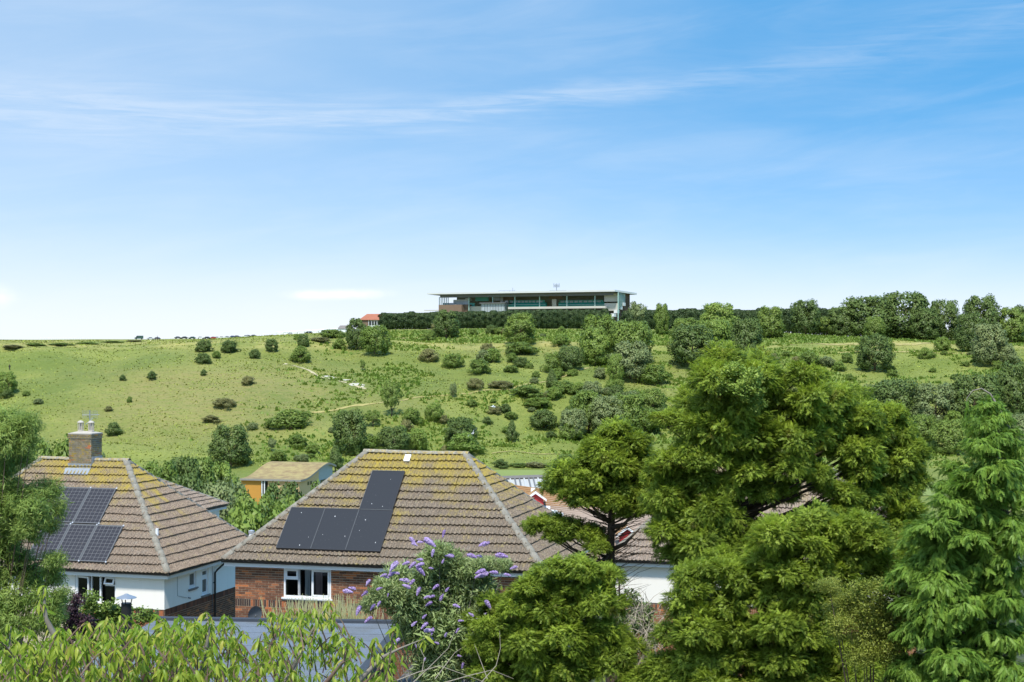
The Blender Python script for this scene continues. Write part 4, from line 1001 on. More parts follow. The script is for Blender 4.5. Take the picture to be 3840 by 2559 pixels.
# --- school buildings down the slope
M_['terracotta'] = flat('orange_clay_tile', (0.40, 0.23, 0.10), 0.9, 0.4, nscale=3)
M_['tan'] = flat('tan_roof_tile', (0.34, 0.25, 0.185), 0.9, 0.3, nscale=6)
M_['redpaint'] = flat('red_boarding', (0.42, 0.035, 0.035), 0.6, 0.12, nscale=3)
M_['metalroof'] = flat('pale_metal_sheet', (0.50, 0.49, 0.45), 0.6, 0.16, nscale=1.5)
M_['metaldark'] = flat('dark_roof_seam', (0.16, 0.155, 0.15), 0.7, 0.2)
sc = empty('school_hall', (0, 0, 0)); tag(sc, 'low school hall with a pale ribbed metal roof beyond the brick house', 'building')
A = ray(1870, 1848, 132); Bv = ray(2330, 1862, 126); C = ray(2300, 1786, 146); D = ray(1862, 1800, 150)
mb = MB(); mb.quad(A, Bv, C, D); mb.quad(A - Vector((0,0,.3)), D - Vector((0,0,.3)), C - Vector((0,0,.3)), Bv - Vector((0,0,.3))); mb.quad(A - Vector((0,0,.3)), Bv - Vector((0,0,.3)), Bv, A); mb.build('roof', M_['metalroof'], sc)
for k in range(26):
    t = k/25; p, q = A.lerp(Bv, t), D.lerp(C, t); mb = MB(); mb.tube([p + Vector((0,0,.05)), q + Vector((0,0,.05))], .09, 4); mb.build('roof_rib', M_['metaldark'] if k % 3 else M_['metalroof'], sc)
mb = MB(); mb.tube([D + Vector((0,0,.15)), C + Vector((0,0,.15))], .22, 5); mb.build('ridge_flashing', M_['metaldark'], sc)
mb = MB(); g0 = lambda p, z: Vector((p.x, p.y, z)); zz = min(float(gz(p.x, p.y)) for p in (A, Bv, C, D)) - .5
for p, q in ((A, Bv), (Bv, C), (C, D), (D, A)): mb.quad(g0(p, zz), g0(q, zz), q - Vector((0,0,.25)), p - Vector((0,0,.25)))
mb.build('wall', M_['render'], sc)
sb = empty('school_building', (0, 0, 0)); tag(sb, 'school wing with tan tiled roof, red gablets and white rooflights', 'building')
A = ray(1850, 2090, 92); Bv = ray(2560, 2110, 90); C = ray(2560, 1905, 101); D = ray(1880, 1812, 112)
nrm = (Bv - A).cross(D - A).normalized()
def bil(s, t): return A.lerp(Bv, s).lerp(D.lerp(C, s), t)
mb = MB(); mb.quad(A, Bv, C, D); Ab, Bb, Cb, Db = (v - nrm*.25 for v in (A, Bv, C, D)); mb.quad(Ab, Db, Cb, Bb); mb.quad(Ab, Bb, Bv, A); mb.quad(Db, D, C, Cb); mb.quad(Ab, A, D, Db); mb.quad(Bb, Cb, C, Bv); rf = mb.build('roof', M_['tan'], sb)
for k in range(34):
    t = k/34; mb = MB(); q = [bil(0, t), bil(1, t), bil(1, t + .027), bil(0, t + .027)]
    mb.quad(q[0] + nrm*.09, q[1] + nrm*.09, q[2] + nrm*.01, q[3] + nrm*.01); mb.quad(q[0], q[1], q[1] + nrm*.09, q[0] + nrm*.09); mb.build('tile_course', M_['terracotta'] if k > 24 else M_['tan'], rf)
for (s, t, ww) in ((.10, .70, .05), (.20, .62, .03), (.26, .60, .035), (.30, .55, .035), (.34, .52, .03), (.18, .86, .025), (.44, .40, .03)):
    mb = MB(); mb.quad(*[bil(s + a, t + b_) + nrm*.11 for a, b_ in ((0, -.10), (ww, -.10), (ww, .10), (0, .10))]); mb.build('rooflight', M_['upvc'], sb)
for (u, v, d, w) in ((2008, 1875, 103, 1.0), (2352, 2010, 92, .9)):
    c = ray(u, v, d); gb = MB(); x, y, z = c
    gb.add([(x-w/2,y,z-.35),(x+w/2,y,z-.35),(x+w/2,y,z+.1),(x,y,z+.42),(x-w/2,y,z+.1)], [(0,1,2,3,4)]); gb.quad((x+w/2,y,z-.35),(x+w/2,y+2,z-.35),(x+w/2,y+2,z+.1),(x+w/2,y,z+.1)); gb.build('gablet', M_['redpaint'], sb)
    ro = MB()
    for sx in (-1, 1): ro.quad((x + sx*w*.66, y-.15, z+.02), (x, y-.15, z+.50), (x, y+2.2, z+.50), (x + sx*w*.66, y+2.2, z+.02))
    ro.build('gablet_roof', M_['terracotta'], sb)
    ba = MB()
    for sx in (-1, 1): ba.add([(x + sx*w*.70, y-.2, z-.08), (x + sx*w*.70, y-.2, z+.05), (x, y-.2, z+.56), (x, y-.2, z+.40), (x + sx*w*.70, y-.12, z-.08), (x + sx*w*.70, y-.12, z+.05), (x, y-.12, z+.56), (x, y-.12, z+.40)], [(0,1,2,3),(7,6,5,4),(1,5,6,2),(0,3,7,4)])
    ba.build('bargeboard', M_['upvc'], sb)
mb = MB()
for p, q in ((A, Bv), (Bv, C), (C, D), (D, A)): mb.quad(g0(p, -22), g0(q, -22), q - Vector((0,0,.2)), p - Vector((0,0,.2)))
mb.build('wall', M_['render'], sb)

# --- building with the curved grass roof
M_['sedum'] = None
m, b = new_mat('dry_sedum'); p = pos(); L(mixc(smooth(noise(p, .8, 6, .65), .35, .65), (0.25, 0.175, 0.085), (0.36, 0.29, 0.12)), b.inputs['Base Color']); b.inputs['Roughness'].default_value = .95; bump(b, noise(p, 3, 5, .7), .2); M_['sedum'] = m
M_['orange'] = flat('orange_render', (0.52, 0.26, 0.05), .85, .12, nscale=.6); M_['peach'] = flat('peach_boarding', (0.62, 0.42, 0.22), .85, .08, nscale=.8)
M_['ashlar'] = flat('grey_cladding', (0.38, 0.40, 0.42), .7, .12); M_['rooftrim'] = flat('grey_roof_edge', (0.26, 0.25, 0.23), .7, .15); M_['wglass'] = flat('dark_window_glass', (0.03, 0.035, 0.04), .15, .2)
cb = empty('curved_roof_building', (*ray(1122, 1806, 238).xy, ray(1122, 1806, 238).z - 3.2), rz1); tag(cb, 'orange and peach building with a wavy dry-grass roof', 'building')
Wd, Dp = 9.3, 13.5
def prof(t): return 3.2 + 1.75*float(sst(np.array(t), .08, .80)) - .55*max(0, t - .82)/.18
N = 28; mb = MB()
for k in range(N):
    a, b_ = k/N, (k+1)/N
    mb.quad((-Wd, a*Dp - .4, prof(a)+.25), (.4, a*Dp - .4, prof(a)+.25), (.4, b_*Dp - .4, prof(b_)+.25), (-Wd, b_*Dp - .4, prof(b_)+.25))
rf = mb.build('roof', M_['sedum'], cb, True)
mb = MB()
for k in range(N):
    a, b_ = k/N, (k+1)/N; A_, B_ = a*Dp - .42, b_*Dp - .42
    mb.quad((.42, A_, prof(a)-.02), (.42, B_, prof(b_)-.02), (.42, B_, prof(b_)+.27), (.42, A_, prof(a)+.27)); mb.quad((.42, A_, prof(a)-.02), (-Wd, A_, prof(a)-.02), (-Wd, B_, prof(b_)-.02), (.42, B_, prof(b_)-.02))
mb.quad((-Wd, -.42, 3.18), (.42, -.42, 3.18), (.42, -.42, 3.47), (-Wd, -.42, 3.47)); mb.build('roof_edge', M_['rooftrim'], rf)
mb = MB(); mb.quad((-Wd, 0, -3), (-6.1, 0, -3), (-6.1, 0, 3.2), (-Wd, 0, 3.2)); mb.quad((-Wd, 12.6, -3), (-Wd, 0, -3), (-Wd, 0, 3.2), (-Wd, 12.6, 3.2)); mb.build('orange_wall', M_['orange'], cb)
mb = MB(); mb.quad((-6.1, .9, -3), (-5.0, .9, -3), (-5.0, .9, 3.2), (-6.1, .9, 3.2)); mb.quad((-6.1,0,-3),(-6.1,.9,-3),(-6.1,.9,3.2),(-6.1,0,3.2)); mb.build('entrance_recess', M_['wglass'], cb)
for x in (-5.9, -5.5): mb = MB(); mb.tube([(x, -.1, -3), (x, -.1, 3.2)], .09, 6); mb.build('post', M_['upvc'], cb)
mb = MB(); mb.quad((-5.0, 0, -3), (0, 0, -3), (0, 0, 3.2), (-5.0, 0, 3.2))
for k in range(N):
    a, b_ = k/N, (k+1)/N
    if b_ < .56: mb.quad((0, a*Dp, -3), (0, b_*Dp, -3), (0, b_*Dp, prof(b_)), (0, a*Dp, prof(a)))
mb.build('peach_wall', M_['peach'], cb)
mb = MB()
for k in range(N):
    a, b_ = k/N, (k+1)/N
    if b_ >= .56 and b_ < .95: mb.quad((0, a*Dp, -3), (0, b_*Dp, -3), (0, b_*Dp, prof(b_)), (0, a*Dp, prof(a)))
mb.quad((0, 12.6, -3), (-Wd, 12.6, -3), (-Wd, 12.6, 4), (0, 12.6, 4)); mb.build('grey_wall', M_['ashlar'], cb)
for x in (-4.6, -2.5, -1.7, -.9): mb = MB(); mb.box(x, x+.42, -.05, .01, 2.1, 2.5); mb.build('window', M_['wglass'], cb)
for y in (3.0, 4.0): mb = MB(); mb.box(-.01, .05, y, y+.6, 2.4, 2.9); mb.build('window', M_['wglass'], cb)
for k in range(5): mb = MB(); mb.box(-.01, .05, 7.9 + k*.85, 8.6 + k*.85, 2.2, 2.75); mb.build('window', M_['wglass'], cb)

# ------------------------------------------------------------------ grandstand on the hilltop
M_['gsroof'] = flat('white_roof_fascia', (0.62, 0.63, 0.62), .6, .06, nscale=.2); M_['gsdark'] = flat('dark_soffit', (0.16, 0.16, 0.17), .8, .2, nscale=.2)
M_['gsgreen'] = flat('green_seating', (0.012, 0.22, 0.15), .7, .25, nscale=.6); M_['gsteal'] = flat('green_tinted_glass', (0.05, 0.30, 0.23), .3, .2, nscale=.3)
M_['gspale'] = flat('pale_green_glass', (0.34, 0.50, 0.45), .3, .12, nscale=.3); M_['gsconc'] = flat('grandstand_concrete', (0.52, 0.49, 0.44), .9, .12, nscale=.3)
M_['gsbrick'] = flat('grandstand_brown_brick', (0.20, 0.135, 0.095), .9, .18, nscale=.6); M_['gsglass'] = flat('grandstand_box_glass', (0.36, 0.40, 0.42), .25, .35, nscale=.5)
gr0, gl0 = ray(2305, 1084, 790), ray(1614, 1101, 840)
gd = (gr0 - gl0); gd.z = 0; GL = gd.length; gx = gd.normalized(); gy = Vector((-gx.y, gx.x, 0)); grz = math.atan2(gx.y, gx.x)
gs0 = Vector((gl0.x, gl0.y, float(gz(gl0.x, 620)) + 0.0)); gs0.z = 5.0
gs = empty('grandstand', gs0, grz); tag(gs, 'long racecourse grandstand with white roof and green seating on the hilltop', 'grandstand')
def gpt(u, v, dep):                                    # photo point on the plane at depth dep behind the roof edge
    o = gs0 + gy*dep; d = Vector(((u - CX)/F, 1, -(v - CY)/F)); k = o.dot(gy)/d.dot(gy); p = d*k - gs0
    return p.dot(gx), p.z
def gbox(name, u0, u1, v0, v1, dep, th, mat, parent=None):
    s0, z1 = gpt(u0, v0, dep); s1, _ = gpt(u1, v0, dep); _, z0 = gpt(u0, v1, dep); mb = MB(); mb.box(s0, s1, dep, dep + th, z0, z1); return mb.build(name, mat, parent or gs)
zl = gpt(1614, 1101, 0)[1]; zr = gpt(2305, 1084, 0)[1]; zl2 = zr2 = (zl + zr)/2
mb = MB(); e = .9; zt = zl2
mb.add([(-2, 0, zt), (GL, 0, zt), (GL + 1, 24, zt - 1.0), (2, 24, zt - 1.0), (-2, 0, zt - e), (GL, 0, zt - e), (GL + 1, 24, zt - 1.0 - e), (2, 24, zt - 1.0 - e)], [(0,1,2,3),(4,5,1,0),(5,6,2,1),(7,4,0,3),(6,7,3,2)])
rf = mb.build('roof', M_['gsroof'], gs)
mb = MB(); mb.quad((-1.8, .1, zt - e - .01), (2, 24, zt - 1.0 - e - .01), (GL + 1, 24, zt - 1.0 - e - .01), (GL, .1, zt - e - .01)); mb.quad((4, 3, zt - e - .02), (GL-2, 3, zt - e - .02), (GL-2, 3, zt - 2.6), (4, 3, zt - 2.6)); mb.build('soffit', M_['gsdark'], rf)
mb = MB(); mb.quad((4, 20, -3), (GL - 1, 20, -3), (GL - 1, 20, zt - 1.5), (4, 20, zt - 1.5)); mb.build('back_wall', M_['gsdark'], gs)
for u in (1758.7, 1848, 1931, 2023.5, 2126, 2231, 2318):
    s, _ = gpt(u, 1100, 4); mb = MB(); mb.tube([(s, 4, -3), (s, 4, zt - 1.2)], .28, 8); mb.build('column', M_['gspale'], gs)
gbox('brick_pavilion', 1645, 1731, 1144, 1172, 2, 4, M_['gsbrick']); gbox('brick_pavilion', 1731, 1758, 1143, 1172, 5, 4, M_['gsbrick'])
for k in range(6): gbox('glazing_post', 1646 + k*6.6, 1648 + k*6.6, 1115, 1145, 6, .3, M_['gspale'])
gbox('terrace_glass', 1700, 1757, 1126, 1143, 8, .3, M_['gsglass']); gbox('canopy_slab', 1700, 1760, 1125, 1128, 7.5, 3, M_['gsroof'])
gbox('canopy_slab', 1745, 1760, 1120, 1123, 7, 2, M_['gsroof']); gbox('railing', 1662, 1702, 1137, 1144, 6.5, .2, M_['gsglass'])
gbox('green_screen', 1782, 1832, 1112, 1130, 10, .4, M_['gsteal']); gbox('green_screen', 1762, 1780, 1137, 1160, 8, .4, M_['gsteal'])
gbox('box_front', 1852, 1874, 1112, 1128, 12, .4, M_['gsglass']); gbox('concrete_panel', 1876, 1886, 1112, 1136, 11, .5, M_['gsconc']); gbox('box_front', 1888, 1926, 1114, 1126, 12, .4, M_['gsbrick']); gbox('concrete_panel', 1886, 1928, 1111, 1113.5, 11.5, .5, M_['gsconc'])
gbox('concrete_panel', 1893, 1905, 1128, 1160, 9, .5, M_['gsconc'])
gbox('lower_box', 1804, 1892, 1139, 1172, 3, 5, M_['gsglass']); gbox('lower_box_roof', 1798, 1894, 1136, 1139, 2, 7, M_['gsdark']); gbox('concrete_terrace', 1762, 1804, 1150, 1172, 6, 2, M_['gsconc'])
for k in range(9): gbox('mullion', 1806 + k*10.4, 1807.2 + k*10.4, 1139.5, 1172, 2.9, .1, M_['gsdark'])
for (a, b_) in ((1906, 2046), (2094, 2266)):
    gbox('box_glazing', a + 4, b_ - 4, 1127, 1138, 13, .4, M_['gsteal'])
    for k in range(9): gbox('box_pane', a + 8 + k*(b_-a-16)/9, a + 8 + (k+.72)*(b_-a-16)/9, 1128.5, 1136.5, 12.8, .1, M_['gsglass'])
    for k in range(4):
        gbox('seat_row', a, b_, 1136 + k*4.0, 1141 + k*4.0, 9 - k*1.6, 1.6, M_['gsgreen'])
    gbox('seat_edge', a, b_, 1143, 1144.2, 5.2, .12, M_['gspale'])
gbox('concrete_panel', 2070, 2086, 1123, 1152, 9, .5, M_['gsconc']); gbox('box_front', 2058, 2108, 1110, 1122, 12, .4, M_['gsbrick']); gbox('concrete_panel', 2056, 2110, 1107.5, 1110, 11.5, .5, M_['gsconc'])
gbox('concrete_terrace', 1905, 2270, 1152, 1160, 2.2, 1.6, M_['gsconc'])
gbox('concrete_end', 2266, 2317, 1101, 1132, 6, .6, M_['gsconc']); gbox('concrete_end', 2266, 2317, 1138, 1166, 5, .6, M_['gsconc'])
s0, _ = gpt(2318, 1100, 4); mb = MB(); s1 = GL + .6
zg4 = gpt(2318, 1166, 4)[1]; zg14 = gpt(2345, 1132, 14)[1]; s1 = gpt(2345, 1120, 14)[0]; s2 = gpt(2361, 1110, 20)[0]
mb.add([(s0, 4, zg4), (s0, 4, zt - 1.3), (s1, 14, zt - 1.6), (s1, 14, zg14)], [(3,2,1,0),(0,1,2,3)]); mb.build('glass_end', M_['gspale'], gs)
mb = MB(); mb.add([(s1, 14, zg14), (s1, 14, zt - 1.6), (s2, 20, zt - 1.9), (s2, 20, -3), (s0 - 3, -10, -3), (s0 - 3, -10, 0)], [(0,1,2,3,4,5),(5,4,3,2,1,0)]); mb.build('brick_end', M_['gsbrick'], gs)
st = MB()
for k in range(9):
    t = k/9; a, b_ = Vector((s1, 13, zg14)), Vector((s0 - 4, -12, -2)); p, q = a.lerp(b_, t), a.lerp(b_, (k+1)/9)
    st.box(min(p.x, q.x) - .8, max(p.x, q.x) + .6, min(p.y, q.y), max(p.y, q.y), q.z - .3, q.z + 1.3)
st.build('staircase', M_['gsroof'], gs)
s, _ = gpt(2087, 1080, 8); mb = MB(); mb.tube([(s, 8, zt - .5), (s, 8, zt + 3.4)], .16, 6)
for k in range(5): mb.tube([(s - 1.5 + k*.75, 8, zt + 1.9), (s - 1.5 + k*.75, 8, zt + 3.9 - .3*(k % 2))], .12, 5)
mb.tube([(s - 1.6, 8, zt + 2.2), (s + 1.6, 8, zt + 2.2)], .10, 5); mb.tube([(s - 1.6, 8, zt + 2.9), (s + 1.6, 8, zt + 2.9)], .08, 5); mb.tube([(s-4, 8, zt+.35), (s+5.5, 8, zt+.35)], .07, 4)
for k in range(5): mb.tube([(s - 4 + k*2.3, 8, zt - .3), (s - 4 + k*2.3, 8, zt + .4)], .06, 4)
mb.build('antenna_mast', M_['grey'], gs)
s, _ = gpt(1900, 1085, 6); mb = MB(); mb.tube([(s - 4.5, 6, zt + .7), (s + 5, 6, zt + .7)], .07, 4); mb.tube([(s + 3.5, 6, zt - .5), (s + 3.5, 6, zt + 2.0)], .09, 5)
for k in range(4): mb.tube([(s - 4.5 + k*3, 6, zt - .3), (s - 4.5 + k*3, 6, zt + .7)], .06, 4)
mb.build('roof_rail', M_['grey'], gs)
gbox('low_canopy', 1590, 1650, 1163, 1166, 4, 3, M_['gsconc'])

# --- red-roofed pavilion and low sheds left of the hedge
M_['redtile'] = flat('red_clay_roof', (0.36, 0.135, 0.08), .85, .14, nscale=.6)
P0 = ray(1345, 1235, 640); pv = empty('racecourse_pavilion', (P0.x, 640, float(gz(P0.x, 640)) - .5), -.12); tag(pv, 'pavilion with a red hipped roof and white veranda beside the hedge', 'building')
mb = MB(); mb.add([(0,0,5.2),(9.8,0,5.2),(9.8,7,5.2),(0,7,5.2),(2.6,3.5,7.6),(8.2,3.5,7.6)], [(0,1,5,4),(1,2,5),(2,3,4,5),(3,0,4),(3,2,1,0)]); mb.build('roof', M_['redtile'], pv)
mb = MB(); mb.box(.4, 3.6, .6, 6.4, -3, 5.2); mb.build('brick_wing', M_['gsbrick'], pv); mb = MB(); mb.box(3.6, 9.4, 1.6, 6.4, -3, 5.2); mb.build('wall', M_['gsconc'], pv)
for k in range(6): mb = MB(); mb.tube([(3.9 + k*1.1, .5, -2), (3.9 + k*1.1, .5, 5.2)], .10, 5); mb.build('veranda_post', M_['upvc'], pv)
for k in range(5): mb = MB(); mb.box(4.1 + k*1.1, 4.8 + k*1.1, 1.52, 1.6, 3.2, 4.7); mb.build('window', M_['wglass'], pv)
mb = MB(); mb.box(3.6, 9.6, .4, .6, 2.4, 3.0); mb.build('veranda_rail', M_['upvc'], pv)
P0 = ray(1268, 1252, 640); lb = empty('low_hut', (P0.x, 640, float(gz(P0.x, 640)) - .5), -.1); tag(lb, 'low brown-roofed hut with white walls next to the pavilion', 'building')
mb = MB(); mb.box(0, 5.4, 0, 4, 0, 2.2); mb.build('wall', M_['upvc'], lb); mb = MB(); mb.add([(-.3,-.3,2.2),(5.7,-.3,2.2),(5.7,4.3,2.2),(-.3,4.3,2.2),(.4,2,3.5),(5.0,2,3.5)], [(0,1,5,4),(1,2,5),(2,3,4,5),(3,0,4),(3,2,1,0)]); mb.build('roof', M_['asbestos'], lb)

# --- white running rail and marquee-like screen along the crest
M_['railwhite'] = flat('white_rail_paint', (0.80, 0.80, 0.78), .5, .05)
sc0, sc1 = ray(1035, 1244, 900), ray(1275, 1230, 900); n = 9
scr = empty('marquee', (sc0.x, 900, float(gz(sc0.x, 900)))); tag(scr, 'long low white marquee standing along the crest of the hill', 'marquee')
mb = MB(); ln_ = sc1.x - sc0.x
for k in range(n):
    a, b_ = ln_*k/n, ln_*(k+1)/n; za = lambda t: float(gz(sc0.x + t, 900)) - scr.location.z
    topz = -(1244 + (1230-1244)*k/n - CY)/F*900 - scr.location.z
    mb2 = MB(); mb2.box(a + .1, b_ - .1, 0, 5, -1.0, topz - .55); mb2.add([(a, -.2, topz - .55), (b_, -.2, topz - .55), (b_, 5.2, topz - .55), (a, 5.2, topz - .55), (a + .3, 2.5, topz), (b_ - .3, 2.5, topz)], [(0,1,5,4),(1,2,5),(2,3,4,5),(3,0,4)]); mb2.build('bay', M_['railwhite'], scr)
def rail(u0, u1, d, label, step=3.2, hgt=1.2):
    x0, x1 = (u0 - CX)/F*d, (u1 - CX)/F*d; r = empty('running_rail', (x0, d, float(gz(x0, d)))); tag(r, label, 'rail'); x = x0; pts = []
    while x < x1:
        z = float(gz(x, d)) - r.location.z; mb = MB(); mb.tube([(x - x0, 0, z - .2), (x - x0, 0, z + hgt)], .09, 5); mb.build('post', M_['railwhite'], r); pts.append((x - x0, -.1, z + hgt)); x += step
    mb = MB(); mb.tube(pts, .08, 5); mb.build('top_rail', M_['railwhite'], r)
rail(150, 350, 900, 'white running rail on the crest at the far left', 3.2)
rail(985, 1230, 845, 'white post and rail fence before the marquee', 2.4, 1.5)
rail(560, 960, 985, 'white running rail beside the parked cars', 3.0, .9)

# --- parked vehicles along the crest
CARCOL = {'black': (0.02, 0.02, 0.022), 'silver': (0.50, 0.51, 0.52), 'white': (0.75, 0.75, 0.74), 'red': (0.40, 0.05, 0.04), 'dark grey': (0.08, 0.085, 0.09), 'blue': (0.04, 0.07, 0.16), 'dark green': (0.03, 0.07, 0.05)}
CARM = {k: flat('car_paint_' + k.replace(' ', '_'), v, .3, .03, spec=.6) for k, v in CARCOL.items()}
M_['tyre'] = flat('tyre_rubber', (0.015, 0.015, 0.015), .9, .2); M_['carglass'] = flat('car_glass', (0.03, 0.035, 0.04), .08, .1); M_['lampred'] = flat('tail_lamp', (0.35, 0.02, 0.02), .3, .1)
def prism(mb, outline, y0, y1, inset=.0, ztop=None):
    n = len(outline); b0 = len(mb.v)
    for y in (y0, y1):
        for (x, z) in outline:
            k = inset if ztop is not None and z >= ztop else 0
            mb.v.append((x, y + (k if y == y0 else -k), z))
    mb.f.append(tuple(b0 + i for i in range(n))); mb.m.append(0); mb.f.append(tuple(b0 + n + i for i in range(n))[::-1]); mb.m.append(0)
    for i in range(n): j = (i+1) % n; mb.f.append((b0+j, b0+i, b0+n+i, b0+n+j)); mb.m.append(0)
def car_meshes(van=False):
    body = MB()
    if van: prism(body, [(-2.6,.45),(2.5,.45),(2.6,.8),(2.45,1.15),(1.75,1.35),(1.35,2.15),(1.0,2.32),(-2.5,2.32),(-2.6,2.2)], -.95, .95, .10, 1.5)
    else: prism(body, [(-2.05,.35),(2.05,.35),(2.12,.62),(2.0,.80),(1.05,.92),(.45,1.38),(-.95,1.45),(-1.65,.98),(-2.05,.92),(-2.12,.65)], -.86, .86, .14, 1.1)
    gl = MB()
    if van: prism(gl, [(1.38,1.42),(1.72,1.40),(1.30,2.12),(.5,2.12),(.5,1.42)], -.965, .965, .06, 1.6)
    else: prism(gl, [(-1.45,1.00),(.95,.98),(.45,1.33),(-.90,1.38)], -.875, .875, .13, 1.2)
    wh = MB(); r = .36 if van else .32
    wh.v = []; n = 12
    for y in (-.11, .11):
        for k in range(n): wh.v.append((r*math.cos(2*math.pi*k/n), y, r*math.sin(2*math.pi*k/n)))
    wh.f = [tuple(range(n)), tuple(range(n, 2*n))[::-1]] + [(k, (k+1) % n + 0, n + (k+1) % n, n + k) for k in range(n)]; wh.m = [0]*len(wh.f)
    lm = MB(); x = -2.62 if van else -2.13; lm.box(x, x + .05, -.12, .12, -.1, .1); hl = MB(); x = 2.55 if van else 2.06; hl.box(x, x + .06, -.16, .16, -.07, .07)
    return body.mesh('body', CARM['black']), gl.mesh('windows', M_['carglass']), wh.mesh('wheel', M_['tyre']), lm.mesh('tail_lamp', M_['lampred']), hl.mesh('headlight', M_['upvc'])
CM, VM = car_meshes(), car_meshes(True)
def vehicle(u, d, colour, label, van=False, rz=0.0, group=None, cat='car'):
    x = (u - CX)/F*d; me = VM if van else CM; r = empty('van' if van else 'parked_car', (x, d, float(gz(x, d))), rz); tag(r, label, cat, group)
    o = inst('body', me[0], r, Matrix()); set_mat(o, CARM[colour]); inst('windows', me[1], r, Matrix())
    for sx in (-1, 1):
        for sy in (-1, 1): inst('wheel', me[2], r, Matrix.Translation((sx*(1.65 if van else 1.28), sy*.80, .36 if van else .32)))
    for sy in (-1, 1):
        inst('tail_lamp', me[3], r, Matrix.Translation((0, sy*.68, 1.0 if van else .78))); inst('headlight', me[4], r, Matrix.Translation((0, sy*.62, .85 if van else .66)))
vehicle(521, 1000, 'dark green', 'dark panel van parked alone on the crest', True, math.pi + .1, None, 'van')
for i, (u, c) in enumerate([(565,'silver'),(588,'dark grey'),(668,'dark grey'),(690,'black'),(720,'dark green'),(752,'white'),(775,'black'),(797,'red'),(812,'silver'),(832,'white'),(853,'silver'),(875,'blue'),(890,'dark grey'),(918,'white'),(932,'black'),(948,'dark grey')]):
    vehicle(u, 955 + (i % 3)*9, c, f'{c} car in the row parked along the crest', False, R.choice((0, math.pi)) + R.uniform(-.5, .5), f'cars parked along the crest, {c}')
vehicle(1090, 852, 'silver', 'silver car parked before the marquee fence', False, .15); vehicle(1156, 850, 'black', 'black car parked before the marquee fence', False, 2.9)

# --- two walkers on the hill and two gulls
def person(u, v, d, coat, trous, label, stride=.25, rz=0.0):
    x = (u - CX)/F*d; p = Vector((x, d, float(gz(x, d)))); pts = [(0,0,.95),(0,0,1.15),(0,0,1.42),(0,.0,1.53),(0,.02,1.66),(.09,.0,.90),(.10,stride*.5,.48),(.10,stride*.55,.08),(.10,stride+.02,.04),(-.09,0,.90),(-.10,-stride*.4,.48),(-.10,-stride,.10),(-.10,-stride+.16,.04),
           (.19,0,1.40),(.25,-.08,1.12),(.24,.06,.88),(-.19,0,1.40),(-.25,.08,1.12),(-.24,.18,.90)]
    ed = [(0,1),(1,2),(2,3),(3,4),(0,5),(5,6),(6,7),(7,8),(0,9),(9,10),(10,11),(11,12),(2,13),(13,14),(14,15),(2,16),(16,17),(17,18)]
    rad = [.14,.15,.16,.06,.11,.10,.07,.05,.05,.10,.07,.05,.05,.07,.055,.045,.07,.055,.045]
    me = bpy.data.meshes.new('person'); me.from_pydata(pts, ed, []); me.update(); tmp = bpy.data.objects.new('tmp', me); COL.objects.link(tmp)
    tmp.modifiers.new('s', 'SKIN'); me.skin_vertices[0].data[0].use_root = True
    for i, r_ in enumerate(rad): me.skin_vertices[0].data[i].radius = (r_, r_)
    tmp.modifiers.new('d', 'SUBSURF').levels = 1
    dg = bpy.context.evaluated_depsgraph_get(); m2 = bpy.data.meshes.new_from_object(tmp.evaluated_get(dg)); bpy.data.objects.remove(tmp)
    mats = [flat('person_coat', coat, .9, .1), flat('person_trousers', trous, .9, .1), flat('person_skin', (.45, .28, .2), .7, .05)]
    m2.materials.clear(); [m2.materials.append(q) for q in mats]
    for pl_ in m2.polygons: z = pl_.center.z; pl_.material_index = 2 if z > 1.50 else (0 if z > .92 else 1)
    o = link(bpy.data.objects.new('person', m2)); o.location = p; o.rotation_euler = (0, 0, rz); tag(o, label, 'person')
    hr = MB(); hr.lathe([(0, .13), (.07, .11), (.11, .04), (.115, -.03), (.09, -.07)], (0, .03, 1.68), 10); hr.build('hair', M_['flue'], o)
hp = hit(36, 1390); person(36, 0, hp.y, (.02,.02,.025), (.03,.03,.04), 'walker in dark clothes on the left slope', .3, .6)
person(590, 0, 640, (.04,.03,.03), (.10,.07,.05), 'walker in dark coat just below the parked cars', .2, 2.0)
M_['gull'] = flat('gull_white', (.82, .82, .80), .7, .05); M_['gullgrey'] = flat('gull_grey', (.42, .44, .47), .7, .05)
def gull(u, v, d, rz, roll, label, s=1.0):
    g = empty('gull', ray(u, v, d)); g.rotation_euler = (roll, .2, rz); g.scale = (s, s, s); tag(g, label, 'bird', None)
    mb = MB(); mb.tube([(-.30,0,.02),(-.22,0,.02),(-.05,0,0),(.12,0,.01),(.22,0,.05),(.30,0,.05),(.36,0,.03)], [.03,.06,.09,.09,.055,.05,.01], 8); mb.build('body', M_['gull'], g, True)
    for sy in (-1, 1):
        w = MB(); w.add([(.08, sy*.06, .04), (-.10, sy*.06, .04), (.12, sy*.34, .20), (-.06, sy*.36, .20), (-.10, sy*.70, .14), (-.16, sy*.66, .14), (.08, sy*.06, .06), (-.10, sy*.06, .05), (.12, sy*.34, .215), (-.06, sy*.36, .21)], [(0,2,3,1),(2,4,5,3),(6,7,9,8),(0,6,8,2)]); w.build('wing', M_['gullgrey'], g)
    t = MB(); t.add([(-.26,-.05,.02),(-.26,.05,.02),(-.42,.08,.01),(-.42,-.08,.01),(-.26,0,.04)], [(0,1,2,3),(0,3,4),(1,4,2),(2,4,3)]); t.build('tail', M_['gull'], g)
    b_ = MB(); b_.tube([(.35,0,.03),(.42,0,.02)], [.012,.004], 5); b_.build('beak', M_['flower'] if False else M_['orange'], g)
gull(1773, 1627, 170, 1.9, -.7, 'white gull banking with raised wings over the slope', 1.0)
gull(1850, 1527, 230, .3, .2, 'small gull gliding above the bramble patch', 1.0)
